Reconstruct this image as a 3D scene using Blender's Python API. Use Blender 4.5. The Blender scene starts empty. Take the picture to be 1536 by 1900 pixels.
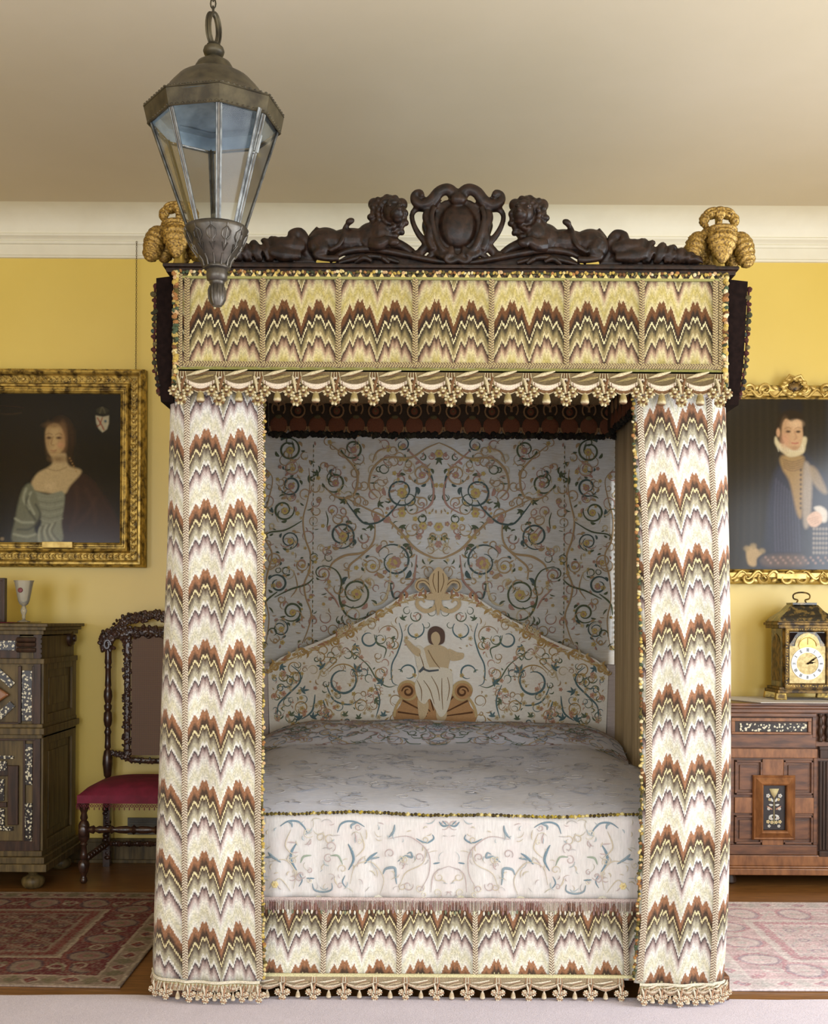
import bpy, math, random
import numpy as np
from mathutils import Vector, Matrix
PI = math.pi
scene = bpy.context.scene
COL = bpy.context.collection
rnd = random.Random(7)

# ---------------------------------------------------------------- camera, light, exposure
F = 2070.0; CX = 768.0; HY = 1150.0; CZ = 1.36; TH = math.radians(0.33)
cam_d = bpy.data.cameras.new('camera'); cam = bpy.data.objects.new('camera', cam_d); COL.objects.link(cam)
cam_d.sensor_fit = 'HORIZONTAL'; cam_d.sensor_width = 36.0; cam_d.lens = F / 1536.0 * 36.0
cam_d.shift_y = (HY - 950.0) / 1536.0
cam_d.clip_start = 0.05; cam_d.clip_end = 60
cam.location = (0, 0, CZ); cam.rotation_euler = (PI / 2, -TH, 0)
scene.camera = cam
scene.view_settings.view_transform = 'Standard'
scene.view_settings.look = 'None'
scene.view_settings.gamma = 1.0
scene.view_settings.use_curve_mapping = False
scene.view_settings.exposure = -0.06
wd = bpy.data.worlds.new('daylight'); scene.world = wd; wd.use_nodes = True
wd.node_tree.nodes['Background'].inputs[0].default_value = (0.86, 0.92, 1.0, 1)
wd.node_tree.nodes['Background'].inputs[1].default_value = 1.0
def area(name, loc, rot, sx, sy, power, col):
    l = bpy.data.lights.new(name, 'AREA'); l.shape = 'RECTANGLE'; l.size = sx; l.size_y = sy
    l.energy = power; l.color = col
    o = bpy.data.objects.new(name, l); COL.objects.link(o); o.location = loc; o.rotation_euler = rot
    return o
# daylight through the two tall windows in the right wall and the two behind the viewer
area('window_daylight_right', (3.56, 3.0, 1.65), (0, PI / 2, 0), 2.1, 1.8, 150, (0.84, 0.91, 1.0))
area('window_daylight_right', (3.56, 0.5, 1.65), (0, PI / 2, 0), 2.1, 1.5, 60, (0.84, 0.91, 1.0))
for wx, p_, zc, hh in ((1.5, 135, 1.55, 2.1), (-1.5, 100, 1.55, 2.1), (-4.4, 62, 1.35, 1.7)):  # far-left one is an added unseen window, kept low to pale the wall
    area('window_daylight_front', (wx, -1.96, zc), (-PI / 2, 0, PI), 1.5, hh, p_, (0.86, 0.92, 1.0))

# ---------------------------------------------------------------- helpers
def lin(c):
    c = c / 255.0
    return c / 12.92 if c <= 0.04045 else ((c + 0.055) / 1.055) ** 2.4
def S(r, g, b): return (lin(r), lin(g), lin(b), 1.0)
def W(px, py, d):
    a = px - CX; b = py - HY
    dx = a * math.cos(TH) + b * math.sin(TH); dy = -a * math.sin(TH) + b * math.cos(TH)
    return Vector((dx * d / F, d, CZ - dy * d / F))
class Plane:
    """maps photo pixels to a level upright plane at real distance d (metres)"""
    def __init__(s, d, rx, ry): s.d = d; s.k = d / F; s.o = W(rx, ry, d); s.rx = rx; s.ry = ry
    def __call__(s, px, py, h=0.0): return (s.o[0] + (px - s.rx) * s.k, s.d - h, s.o[2] - (py - s.ry) * s.k)
    def X(s, px): return s.o[0] + (px - s.rx) * s.k
    def Z(s, py): return s.o[2] - (py - s.ry) * s.k
def lerp(a, b, t): return a + (b - a) * t
def interp(x, xs, ys): return float(np.interp(x, xs, ys))
def catmull(P, n=6, closed=False):
    P = [Vector(p) for p in P]; out = []
    m = len(P); rng = range(m if closed else m - 1)
    for i in rng:
        if closed: a, b, c, d = P[i - 1], P[i], P[(i + 1) % m], P[(i + 2) % m]
        else: a, b, c, d = P[max(i - 1, 0)], P[i], P[i + 1], P[min(i + 2, m - 1)]
        for k in range(n):
            t = k / n
            out.append(0.5 * ((2 * b) + (c - a) * t + (2 * a - 5 * b + 4 * c - d) * t * t + (3 * b - a - 3 * c + d) * t ** 3))
    if not closed: out.append(P[-1])
    return out
ORG = {}
class MB:
    def __init__(s): s.v = []; s.f = []; s.vc = []; s.u = []; s.m = []; s.col = (1, 1, 1, 1); s.mi = 0
    def add(s, vs, fs, col=None, uv=None):
        o = len(s.v); s.v += [tuple(v) for v in vs]
        for f in fs: s.f.append(tuple(i + o for i in f)); s.m.append(s.mi)
        if isinstance(col, list): s.vc += col
        else: s.vc += [col or s.col] * len(vs)
        s.u += uv if uv else [(v[0], v[2]) for v in vs]
    def box(s, x0, x1, y0, y1, z0, z1, col=None):
        x0, x1 = min(x0, x1), max(x0, x1); y0, y1 = min(y0, y1), max(y0, y1); z0, z1 = min(z0, z1), max(z0, z1)
        vs = [(x, y, z) for z in (z0, z1) for y in (y0, y1) for x in (x0, x1)]
        s.add(vs, [(0, 2, 3, 1), (4, 5, 7, 6), (0, 1, 5, 4), (2, 6, 7, 3), (0, 4, 6, 2), (1, 3, 7, 5)], col)
    def lathe(s, prof, c=(0, 0, 0), seg=20, axis='z', col=None, sx=1.0, sy=1.0, cols=None, cap=True):
        vs = []; cl = []
        for i, (r, z) in enumerate(prof):
            for k in range(seg):
                a = 2 * PI * k / seg; x, y = r * math.cos(a) * sx, r * math.sin(a) * sy
                p = (x, y, z) if axis == 'z' else ((z, x, y) if axis == 'x' else (x, -z, y))
                vs.append((c[0] + p[0], c[1] + p[1], c[2] + p[2]))
                if cols: cl.append(cols[i])
        fs = []; n = len(prof)
        for i in range(n - 1):
            for k in range(seg):
                a, b = i * seg + k, i * seg + (k + 1) % seg
                fs.append((a, b, b + seg, a + seg))
        if cap:
            fs.append(tuple(range(seg))[::-1]); fs.append(tuple((n - 1) * seg + k for k in range(seg)))
        s.add(vs, fs, cl if cols else col)
    def tube(s, pts, rs, seg=8, col=None, flat=1.0, nrm=None, closed=False, cap=True):
        pts = [Vector(p) for p in pts]; n = len(pts)
        if not isinstance(rs, (list, tuple)): rs = [rs] * n
        if len(rs) != n: rs = [interp(i / (n - 1), np.linspace(0, 1, len(rs)), rs) for i in range(n)]
        vs = []; ref = Vector(nrm) if nrm else None
        t0 = (pts[1] - pts[0]).normalized()
        if ref is None: ref = Vector((0, 1, 0)) if abs(t0.y) < 0.9 else Vector((1, 0, 0))
        N = ref
        for i in range(n):
            if closed: t = pts[(i + 1) % n] - pts[i - 1]
            else: t = pts[min(i + 1, n - 1)] - pts[max(i - 1, 0)]
            if t.length < 1e-9: t = t0.copy()
            t.normalize(); B = t.cross(N)
            if B.length < 1e-6: B = t.orthogonal()
            B.normalize(); Nn = B.cross(t).normalized()
            if nrm is None: N = Nn
            for k in range(seg):
                a = 2 * PI * k / seg
                vs.append(pts[i] + B * (math.cos(a) * rs[i]) + Nn * (math.sin(a) * rs[i] * flat))
        fs = []
        for i in range(n if closed else n - 1):
            j = (i + 1) % n
            for k in range(seg):
                fs.append((i * seg + k, i * seg + (k + 1) % seg, j * seg + (k + 1) % seg, j * seg + k))
        if cap and not closed: fs.append(tuple(range(seg))[::-1]); fs.append(tuple((n - 1) * seg + k for k in range(seg)))
        s.add(vs, fs, col)
    def ell(s, c, r, rot=0.0, col=None, nu=12, nv=8, ridge=0, rota=0.0):
        if not isinstance(r, (list, tuple)): r = (r, r, r)
        vs = []; ca, sa = math.cos(rot), math.sin(rot); cb, sb = math.cos(rota), math.sin(rota)
        for j in range(nv + 1):
            th = PI * j / nv
            for k in range(nu):
                ph = 2 * PI * k / nu; q = 1.0
                x = r[0] * math.sin(th) * math.cos(ph) * q; y = r[1] * math.sin(th) * math.sin(ph) * q; z = r[2] * math.cos(th)
                x, y = x * cb - y * sb, x * sb + y * cb
                vs.append((c[0] + x * ca + z * sa, c[1] + y, c[2] - x * sa + z * ca))
        fs = []
        for j in range(nv):
            for k in range(nu):
                a, b = j * nu + k, j * nu + (k + 1) % nu
                if j == 0: fs.append((a, a + nu, b + nu))
                elif j == nv - 1: fs.append((a, a + nu, b))
                else: fs.append((a, a + nu, b + nu, b))
        s.add(vs, fs, col)
    def prism(s, P, y0, y1, col=None, uvs=None):
        """outline in x,z extruded along y"""
        n = len(P); A = sum(P[i][0] * P[(i + 1) % n][1] - P[(i + 1) % n][0] * P[i][1] for i in range(n))
        if A < 0: P = P[::-1]
        vs = [(p[0], y0, p[1]) for p in P] + [(p[0], y1, p[1]) for p in P]
        fs = [tuple(range(n)), tuple(range(n, 2 * n))[::-1]]
        fs += [(i, i + n, (i + 1) % n + n, (i + 1) % n) for i in range(n)]
        s.add(vs, fs, col)
    def grid(s, fn, nu, nv, uvfn=None, colfn=None):
        vs = []; uv = []; cl = []
        for j in range(nv + 1):
            for i in range(nu + 1):
                a, b = i / nu, j / nv
                vs.append(fn(a, b)); uv.append(uvfn(a, b) if uvfn else (vs[-1][0], vs[-1][2]))
                if colfn: cl.append(colfn(a, b))
        fs = [(j * (nu + 1) + i, j * (nu + 1) + i + 1, (j + 1) * (nu + 1) + i + 1, (j + 1) * (nu + 1) + i) for j in range(nv) for i in range(nu)]
        s.add(vs, fs, cl if colfn else None, uv)
    def sweep_frame(s, x0, x1, z0, z1, y, prof, col=None):
        """mitred frame round a rectangle; prof = (outward offset, height towards the room)"""
        vs = []
        for (o, h) in prof:
            vs += [(x0 - o, y - h, z0 - o), (x1 + o, y - h, z0 - o), (x1 + o, y - h, z1 + o), (x0 - o, y - h, z1 + o)]
        fs = []
        for i in range(len(prof) - 1):
            for k in range(4):
                a, b = i * 4 + k, i * 4 + (k + 1) % 4
                fs.append((a, a + 4, b + 4, b))
        s.add(vs, fs, col)
    def strip(s, pts, w, mp, h=0.002, col=None, th=0.0):
        """tapered raised ribbon following 2-D points, laid on the surface mp(a,b,height)"""
        n = len(pts)
        if n < 2: return
        vs = []
        for i, p in enumerate(pts):
            q0, q1 = pts[max(i - 1, 0)], pts[min(i + 1, n - 1)]
            tx, ty = q1[0] - q0[0], q1[1] - q0[1]; L = math.hypot(tx, ty) or 1.0
            ww = (w if not isinstance(w, (list, tuple)) else interp(i / (n - 1), np.linspace(0, 1, len(w)), w)) * 0.5
            nx, ny = -ty / L * ww, tx / L * ww
            vs += [mp(p[0] + nx, p[1] + ny, h * 0.35), mp(p[0], p[1], h), mp(p[0] - nx, p[1] - ny, h * 0.35)]
        fs = []
        for i in range(n - 1):
            a = i * 3
            fs += [(a, a + 3, a + 4, a + 1), (a + 1, a + 4, a + 5, a + 2)]
        s.add(vs, fs, col)
    def fan(s, c, ring, mp, h=0.002, col=None):
        n = len(ring); vs = [mp(c[0], c[1], h)] + [mp(p[0], p[1], h * 0.4) for p in ring]
        s.add(vs, [(0, 1 + i, 1 + (i + 1) % n) for i in range(n)], col)
    def build(s, name, mats, parent=None, origin=None, smooth=35, bevel=0, solid=0, sub=0, remesh=0, local=False, soft=0):
        me = bpy.data.meshes.new(name)
        o = Vector((0, 0, 0))
        if not local:
            if parent is not None: o = ORG[parent.name]
            elif origin is not None: o = Vector(origin)
        vs = [(v[0] - o[0], v[1] - o[1], v[2] - o[2]) for v in s.v]
        me.from_pydata(vs, [], s.f)
        if not isinstance(mats, (list, tuple)): mats = [mats]
        for m in mats: me.materials.append(m)
        if len(mats) > 1: me.polygons.foreach_set('material_index', s.m)
        uv = me.uv_layers.new(name='UVMap')
        li = np.empty(len(me.loops), dtype=np.int32); me.loops.foreach_get('vertex_index', li)
        ua = np.array(s.u, dtype=np.float32)[li]; uv.data.foreach_set('uv', ua.ravel())
        ca = me.color_attributes.new('Col', 'FLOAT_COLOR', 'POINT')
        ca.data.foreach_set('color', np.array(s.vc, dtype=np.float32).ravel())
        if smooth:
            me.polygons.foreach_set('use_smooth', [True] * len(me.polygons))
            if smooth < 180: me.set_sharp_from_angle(angle=math.radians(smooth))
        me.update()
        ob = bpy.data.objects.new(name, me); COL.objects.link(ob)
        if parent is not None: ob.parent = parent; ORG[ob.name] = ORG[parent.name].copy()
        else: ob.location = o; ORG[ob.name] = o.copy()
        if remesh:
            md = ob.modifiers.new('fuse', 'REMESH'); md.mode = 'VOXEL'; md.voxel_size = remesh; md.use_smooth_shade = True
            if soft: ms = ob.modifiers.new('soften', 'SMOOTH'); ms.iterations = soft; ms.factor = 0.5
        if solid:
            md = ob.modifiers.new('thickness', 'SOLIDIFY'); md.thickness = solid; md.offset = -1
        if bevel:
            md = ob.modifiers.new('bevel', 'BEVEL'); md.width = bevel; md.segments = 2; md.limit_method = 'ANGLE'
        if sub:
            md = ob.modifiers.new('subdiv', 'SUBSURF'); md.levels = sub; md.render_levels = sub
        return ob
def tag(o, label=None, cat=None, group=None, kind=None):
    if label: o['label'] = label
    if cat: o['category'] = cat
    if group: o['group'] = group
    if kind: o['kind'] = kind
    return o
def thing(name, loc, label, cat, group=None):
    o = bpy.data.objects.new(name, None); COL.objects.link(o); o.location = loc; o.empty_display_size = 0.05
    ORG[o.name] = Vector(loc); return tag(o, label, cat, group)
def struct(o): o['kind'] = 'structure'; return o
def inst(src, loc, parent, rz=0.0, sc=1.0, mirror=False):
    """one more copy of a small repeated part, sharing its mesh"""
    c = src.copy(); COL.objects.link(c); c.parent = parent
    c.location = Vector(loc) - ORG[parent.name]; c.rotation_euler = (0, 0, rz)
    c.scale = (-sc if mirror else sc, sc, sc); return c
def smat(name): 
    m = bpy.data.materials.new(name); m.use_nodes = True; nt = m.node_tree
    return m, nt, nt.nodes['Principled BSDF']
def N(nt, t, **kw):
    n = nt.nodes.new(t)
    for k, v in kw.items(): setattr(n, k, v)
    return n
def math_(nt, op, a, b=None, c=None, clamp=False):
    n = nt.nodes.new('ShaderNodeMath'); n.operation = op; n.use_clamp = clamp
    for i, x in enumerate((a, b, c)):
        if x is None: continue
        if isinstance(x, (int, float)): n.inputs[i].default_value = x
        else: nt.links.new(x, n.inputs[i])
    return n.outputs[0]
def ramp(nt, fac, stops, inter='LINEAR'):
    n = nt.nodes.new('ShaderNodeValToRGB'); cr = n.color_ramp; cr.interpolation = inter
    while len(cr.elements) < len(stops): cr.elements.new(0.5)
    for e, (p, c) in zip(cr.elements, stops):
        e.position = p; e.color = c if isinstance(c, tuple) else (c, c, c, 1)
    nt.links.new(fac, n.inputs[0]); return n.outputs[0]
def mixc(nt, fac, a, b, mode='MIX'):
    n = nt.nodes.new('ShaderNodeMix'); n.data_type = 'RGBA'; n.blend_type = mode
    for i, x in ((0, fac), (6, a), (7, b)):
        if isinstance(x, (int, float)): n.inputs[i].default_value = x
        elif isinstance(x, tuple): n.inputs[i].default_value = x
        else: nt.links.new(x, n.inputs[i])
    return n.outputs[2]
def noise(nt, vec, scale, detail=3, rough=0.5, sc3=None):
    if sc3:
        mp = nt.nodes.new('ShaderNodeMapping'); mp.inputs['Scale'].default_value = sc3
        nt.links.new(vec, mp.inputs[0]); vec = mp.outputs[0]
    n = nt.nodes.new('ShaderNodeTexNoise'); n.inputs['Scale'].default_value = scale
    n.inputs['Detail'].default_value = detail; n.inputs['Roughness'].default_value = rough
    nt.links.new(vec, n.inputs['Vector']); return n.outputs[0]
def bump(nt, b, height, strength, dist=0.002):
    n = nt.nodes.new('ShaderNodeBump'); n.inputs['Strength'].default_value = strength; n.inputs['Distance'].default_value = dist
    nt.links.new(height, n.inputs['Height']); nt.links.new(n.outputs[0], b.inputs['Normal'])
def simple(name, c1, c2=None, rough=0.6, metal=0.0, scale=20, sc3=None, bmp=0.0, bdist=0.002, detail=4, lo=0.35, hi=0.65, spec=0.5, coat=0.0):
    """two-tone noise material on object coordinates"""
    m, nt, b = smat(name); tc = N(nt, 'ShaderNodeTexCoord')
    nz = noise(nt, tc.outputs['Object'], scale, detail, 0.55, sc3)
    if c2: nt.links.new(ramp(nt, nz, [(lo, c1), (hi, c2)]), b.inputs['Base Color'])
    else: b.inputs['Base Color'].default_value = c1
    b.inputs['Roughness'].default_value = rough; b.inputs['Metallic'].default_value = metal
    b.inputs['Specular IOR Level'].default_value = spec
    if coat: b.inputs['Coat Weight'].default_value = coat; b.inputs['Coat Roughness'].default_value = 0.15
    if bmp: bump(nt, b, nz, bmp, bdist)
    return m
def vcol(name, rough=0.8, bs=500, bstr=0.3, var=0.15, metal=0.0, sc3=None, spec=0.3, coat=0.0, bd=0.001):
    """colour from the thing's own woven or painted colour attribute"""
    m, nt, b = smat(name); at = N(nt, 'ShaderNodeAttribute', attribute_name='Col'); tc = N(nt, 'ShaderNodeTexCoord')
    nz = noise(nt, tc.outputs['Object'], bs, 2, 0.6, sc3)
    k = ramp(nt, nz, [(0.3, 1.0 - var), (0.7, 1.0 + var * 0.4)])
    nt.links.new(mixc(nt, 1.0, at.outputs['Color'], k, 'MULTIPLY'), b.inputs['Base Color'])
    b.inputs['Roughness'].default_value = rough; b.inputs['Metallic'].default_value = metal; b.inputs['Specular IOR Level'].default_value = spec
    if coat: b.inputs['Coat Weight'].default_value = coat; b.inputs['Coat Roughness'].default_value = 0.2
    if bstr: bump(nt, b, nz, bstr, bd)
    return m

# ---------------------------------------------------------------- materials
PW = 0.267      # width of one flame-stitch panel
PV = 0.249      # vertical repeat
PH = 0.095      # height of a flame
def flame_stitch(name, creamA, creamB, rust, dark, olive, pale, mauve, plum, mauve2):
    m, nt, b = smat(name); uv = N(nt, 'ShaderNodeUVMap'); sp = N(nt, 'ShaderNodeSeparateXYZ'); nt.links.new(uv.outputs[0], sp.inputs[0])
    us = math_(nt, 'DIVIDE', math_(nt, 'FLOOR', math_(nt, 'MULTIPLY', sp.outputs[0], 270.0)), 270.0)
    vs = sp.outputs[1]
    fu = math_(nt, 'FRACT', math_(nt, 'DIVIDE', us, PW))
    hp = [(0.0, 0.0), (0.137, .79), (0.182, .56), (0.245, 1.0), (0.27, .86), (0.30, 1.0), (0.353, .56), (0.40, .79)]
    pts = hp + [(0.5, 0.0)] + [(1 - x, y) for x, y in hp[::-1]]
    h = ramp(nt, fu, [(x, float(y)) for x, y in pts])
    uq = N(nt, 'ShaderNodeCombineXYZ'); nt.links.new(math_(nt, 'MULTIPLY', us, 270.0), uq.inputs[0])
    wn = N(nt, 'ShaderNodeTexWhiteNoise', noise_dimensions='1D'); nt.links.new(math_(nt, 'FLOOR', math_(nt, 'MULTIPLY', sp.outputs[0], 270.0)), wn.inputs['W'])
    jit = math_(nt, 'MULTIPLY', wn.outputs['Value'], 0.005)
    y = math_(nt, 'SUBTRACT', math_(nt, 'MULTIPLY', h, PH), math_(nt, 'ADD', vs, jit))
    t = math_(nt, 'FRACT', math_(nt, 'DIVIDE', y, PV))
    lt = S(222, 208, 160)
    stops = [(0.0, lt), (0.025, lt), (0.04, dark), (0.10, olive), (0.17, pale), (0.215, pale), (0.245, creamB), (0.275, creamB), (0.295, plum), (0.34, mauve), (0.41, mauve2),
             (0.49, creamB), (0.62, creamA), (0.765, creamB), (0.785, rust), (0.86, rust), (0.93, dark), (0.985, dark), (1.0, lt)]
    c = ramp(nt, t, stops)
    sc = N(nt, 'ShaderNodeVectorMath', operation='MULTIPLY'); sc.inputs[1].default_value = (270, 200, 1); nt.links.new(uv.outputs[0], sc.inputs[0])
    fl = N(nt, 'ShaderNodeVectorMath', operation='FLOOR'); nt.links.new(sc.outputs[0], fl.inputs[0])
    w2 = N(nt, 'ShaderNodeTexWhiteNoise', noise_dimensions='2D'); nt.links.new(fl.outputs[0], w2.inputs['Vector'])
    k = ramp(nt, w2.outputs['Value'], [(0.0, 0.74), (1.0, 1.12)])
    big = noise(nt, uv.outputs[0], 3.0, 2, 0.5)
    kk = ramp(nt, big, [(0.35, 0.88), (0.65, 1.06)])
    c = mixc(nt, 1.0, mixc(nt, 1.0, c, k, 'MULTIPLY'), kk, 'MULTIPLY')
    nt.links.new(c, b.inputs['Base Color'])
    b.inputs['Roughness'].default_value = 0.85; b.inputs['Specular IOR Level'].default_value = 0.2; b.inputs['Sheen Weight'].default_value = 0.15
    fr = N(nt, 'ShaderNodeVectorMath', operation='FRACTION'); nt.links.new(sc.outputs[0], fr.inputs[0])
    s2 = N(nt, 'ShaderNodeSeparateXYZ'); nt.links.new(fr.outputs[0], s2.inputs[0])
    hh = math_(nt, 'MULTIPLY', math_(nt, 'SINE', math_(nt, 'MULTIPLY', s2.outputs[0], PI)), math_(nt, 'ADD', 0.5, math_(nt, 'MULTIPLY', w2.outputs['Value'], 0.5)))
    bump(nt, b, hh, 0.55, 0.0015)
    return m
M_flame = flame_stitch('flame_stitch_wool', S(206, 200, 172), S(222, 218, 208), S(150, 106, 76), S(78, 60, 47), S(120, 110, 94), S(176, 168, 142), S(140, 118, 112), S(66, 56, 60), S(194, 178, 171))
M_flame_shade = flame_stitch('flame_stitch_valance', S(176, 160, 92), S(200, 186, 142), S(104, 68, 38), S(50, 36, 25), S(82, 72, 48), S(146, 130, 88), S(104, 78, 60), S(52, 40, 34), S(168, 140, 112))  # curtain fabric again, shade on the valance put into yellower, darker colours
def braid_mat(name, c1, c2, c3):
    m, nt, b = smat(name); uv = N(nt, 'ShaderNodeUVMap'); sp = N(nt, 'ShaderNodeSeparateXYZ'); nt.links.new(uv.outputs[0], sp.inputs[0])
    t = math_(nt, 'FRACT', math_(nt, 'ADD', math_(nt, 'DIVIDE', sp.outputs[1], 0.0095), math_(nt, 'MULTIPLY', math_(nt, 'ABSOLUTE', sp.outputs[0]), 70.0)))
    sd = math_(nt, 'GREATER_THAN', sp.outputs[0], 0.0); nz = noise(nt, uv.outputs[0], 160, 2, .6); t = math_(nt, 'FRACT', math_(nt, 'ADD', math_(nt, 'ADD', t, math_(nt, 'MULTIPLY', sd, .5)), math_(nt, 'MULTIPLY', nz, .5)))
    c = ramp(nt, t, [(0.0, c1), (0.42, c1), (0.55, c2), (0.74, c2), (0.86, c3), (1.0, c1)])
    nt.links.new(c, b.inputs['Base Color']); b.inputs['Roughness'].default_value = 0.8
    bump(nt, b, math_(nt, 'SINE', math_(nt, 'MULTIPLY', t, PI)), 0.8, 0.003)
    return m
M_braid_v = braid_mat('gold_and_brown_braid', S(184, 166, 118), S(70, 50, 34), S(136, 104, 74))
M_braid = braid_mat('cream_and_brown_braid', S(210, 198, 172), S(84, 62, 48), S(160, 126, 104))
M_thread = vcol('dyed_wool_thread', 0.85, 260, 0.5, 0.35, bd=0.003)
M_emb = vcol('silk_embroidery', 0.6, 420, 0.5, 0.28)
M_yellow = simple('yellow_painted_wall', S(222, 193, 88), S(228, 200, 98), 0.4, scale=1.4, lo=.3, hi=.7, spec=0.8)
M_ceil = simple('ceiling_plaster', S(208, 196, 170), S(214, 202, 178), 0.9, scale=0.9, spec=0.1)
M_white = simple('cream_white_moulding_paint', S(234, 228, 206), S(228, 221, 198), 0.55, scale=5, spec=.3)
M_dkwood = simple('dark_walnut', S(40, 27, 20), S(66, 44, 31), 0.34, scale=6, sc3=(1, 6, 1), bmp=.1, coat=.15)
M_carv = simple('black_oak_carving', S(22, 15, 11), S(48, 31, 21), 0.42, scale=40, bmp=.5, bdist=.004, spec=.28)
M_cab = simple('old_oak_cabinet', S(70, 57, 34), S(108, 90, 54), 0.5, scale=5, sc3=(9, 9, 1), bmp=.12, spec=.35)
M_cabd = simple('dark_oak_front', S(44, 30, 21), S(70, 47, 33), 0.42, scale=6, sc3=(8, 8, 1), bmp=.12, spec=.35)
M_side = simple('walnut_sideboard', S(74, 46, 32), S(118, 76, 48), 0.4, scale=5, sc3=(1.5, 8, 8), bmp=.12, coat=.15)
M_side2 = simple('light_walnut_moulding', S(110, 68, 38), S(146, 96, 56), 0.36, scale=6, sc3=(6, 6, 2), bmp=.1, coat=.2)
M_red = simple('crimson_velvet', S(96, 14, 40), S(122, 24, 54), 0.75, scale=14, bmp=.1)
M_darkv = simple('black_brown_velvet', S(24, 17, 15), S(34, 24, 21), 0.95, scale=60, spec=.05)
M_gold = simple('worn_gilding', S(84, 64, 28), S(200, 168, 84), 0.38, 0.5, scale=26, bmp=.5, bdist=.003, lo=.36, hi=.58)
M_plume = simple('feather_gilding', S(84, 60, 24), S(168, 134, 62), 0.42, 0.5, scale=150, bmp=.6, bdist=.003, lo=.35, hi=.62)
M_goldd = simple('dark_gilding', S(44, 31, 14), S(128, 98, 44), 0.42, 0.55, scale=30, bmp=.5, bdist=.003, lo=.4, hi=.66)
M_goldb = simple('bright_gilding', S(170, 138, 66), S(216, 188, 112), 0.36, 0.45, scale=18, bmp=.15)
M_pewter = simple('grey_lead_metal', S(66, 62, 56), S(98, 92, 84), 0.4, 0.75, scale=24, bmp=.3)
M_brz = simple('tarnished_green_bronze', S(56, 50, 38), S(88, 80, 60), 0.5, 0.55, scale=20, bmp=.4)
M_lid = simple('blue_grey_lid_lining', S(84, 100, 112), S(136, 152, 160), 0.5, 0.1, scale=11)
M_glaz = simple('lead_glazing_bar', S(74, 76, 76), S(128, 130, 128), 0.4, 0.7, scale=30)
M_floor = None
# ---------------------------------------------------------------- room shell
WY = 6.22; LX = -6.2; RX = 3.6; FY = -2.0; CH = 3.6
def floor_mat():
    m, nt, b = smat('oak_floorboards'); tc = N(nt, 'ShaderNodeTexCoord'); sp = N(nt, 'ShaderNodeSeparateXYZ'); nt.links.new(tc.outputs['Object'], sp.inputs[0])
    row = math_(nt, 'FLOOR', math_(nt, 'DIVIDE', sp.outputs[1], 0.17))
    wn = N(nt, 'ShaderNodeTexWhiteNoise', noise_dimensions='1D'); nt.links.new(row, wn.inputs['W'])
    g = noise(nt, tc.outputs['Object'], 6, 5, 0.6, (1.2, 14, 1))
    c = ramp(nt, g, [(0.3, S(104, 68, 34)), (0.7, S(158, 110, 58))])
    k = ramp(nt, wn.outputs['Value'], [(0, 0.8), (1, 1.12)])
    fr = math_(nt, 'FRACT', math_(nt, 'DIVIDE', sp.outputs[1], 0.17))
    gap = ramp(nt, fr, [(0.0, 0.35), (0.02, 1.0), (0.98, 1.0), (1.0, 0.35)])
    nt.links.new(mixc(nt, 1.0, mixc(nt, 1.0, c, k, 'MULTIPLY'), gap, 'MULTIPLY'), b.inputs['Base Color'])
    b.inputs['Roughness'].default_value = 0.34; bump(nt, b, g, 0.1, 0.001); return m
M_floor = floor_mat()
mb = MB(); mb.box(LX - .1, RX + .1, FY - .1, WY + .1, -.1, 0); struct(mb.build('floor', M_floor))
mb = MB(); mb.box(LX - .1, RX + .1, FY - .1, WY + .1, CH, CH + .1); struct(mb.build('ceiling', M_ceil))
mb = MB(); mb.box(LX - .1, RX + .1, WY, WY + .1, 0, CH); struct(mb.build('wall_back', M_yellow))
mb = MB(); mb.box(LX - .1, LX, FY, WY, 0, CH); struct(mb.build('wall_left', M_yellow))
mb = MB(); mb.box(LX - .1, RX + .1, FY - .1, FY, 0, .5); mb.box(LX - .1, RX + .1, FY - .1, FY, 2.6, CH); xs = [LX - .1, -5.15, -3.65, -2.25, -.75, .75, 2.25, RX + .1]
for a, b in zip(xs[::2], xs[1::2]): mb.box(a, b, FY - .1, FY, .5, 2.6)
struct(mb.build('wall_front', M_yellow))
mb = MB()
wins = [(2.1, 3.9), (-.25, 1.25)]
mb.box(RX, RX + .1, FY, WY, 0, .6); mb.box(RX, RX + .1, FY, WY, 2.7, CH)
for a, b in ((FY, -.25), (1.25, 2.1), (3.9, WY)): mb.box(RX, RX + .1, a, b, .6, 2.7)
struct(mb.build('wall_right', M_yellow))
for i, (a, b) in enumerate(wins):
    mb = MB()
    for y in (a, (a + b) / 2 - .02, b - .05): mb.box(RX + .02, RX + .08, y, y + .05, .6, 2.7)
    for z in (.6, 1.65, 2.65): mb.box(RX + .02, RX + .08, a, b, z, z + .05)
    struct(mb.build('window_%d' % (i + 1), M_white))
# cornice with cove, picture rail
prof = [(0, 3.362), (.014, 3.364), (.016, 3.374), (.010, 3.380), (.010, 3.436), (.022, 3.440), (.026, 3.452), (.020, 3.458), (.030, 3.468), (.046, 3.476), (.048, 3.486), (.040, 3.492)]
prof += [(.045 + .17 * (1 - math.cos(a)), 3.492 + .108 * math.sin(a)) for a in np.linspace(0.1, PI / 2, 8)]
mb = MB()
mb.grid(lambda a, b: (LX + (RX - LX) * a, WY - np.interp(b * (len(prof) - 1), range(len(prof)), [p[0] for p in prof]), np.interp(b * (len(prof) - 1), range(len(prof)), [p[1] for p in prof])), 4, len(prof) - 1)
struct(mb.build('trim_1', M_white, smooth=40))
mb = MB(); mb.box(LX, RX, WY - .022, WY, 0.0, .115); mb.box(LX, RX, WY - .03, WY, .115, .135); mb.box(LX, RX, WY - .034, WY, 0, .02)
struct(mb.build('baseboard_back', M_cab, bevel=.003))
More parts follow.
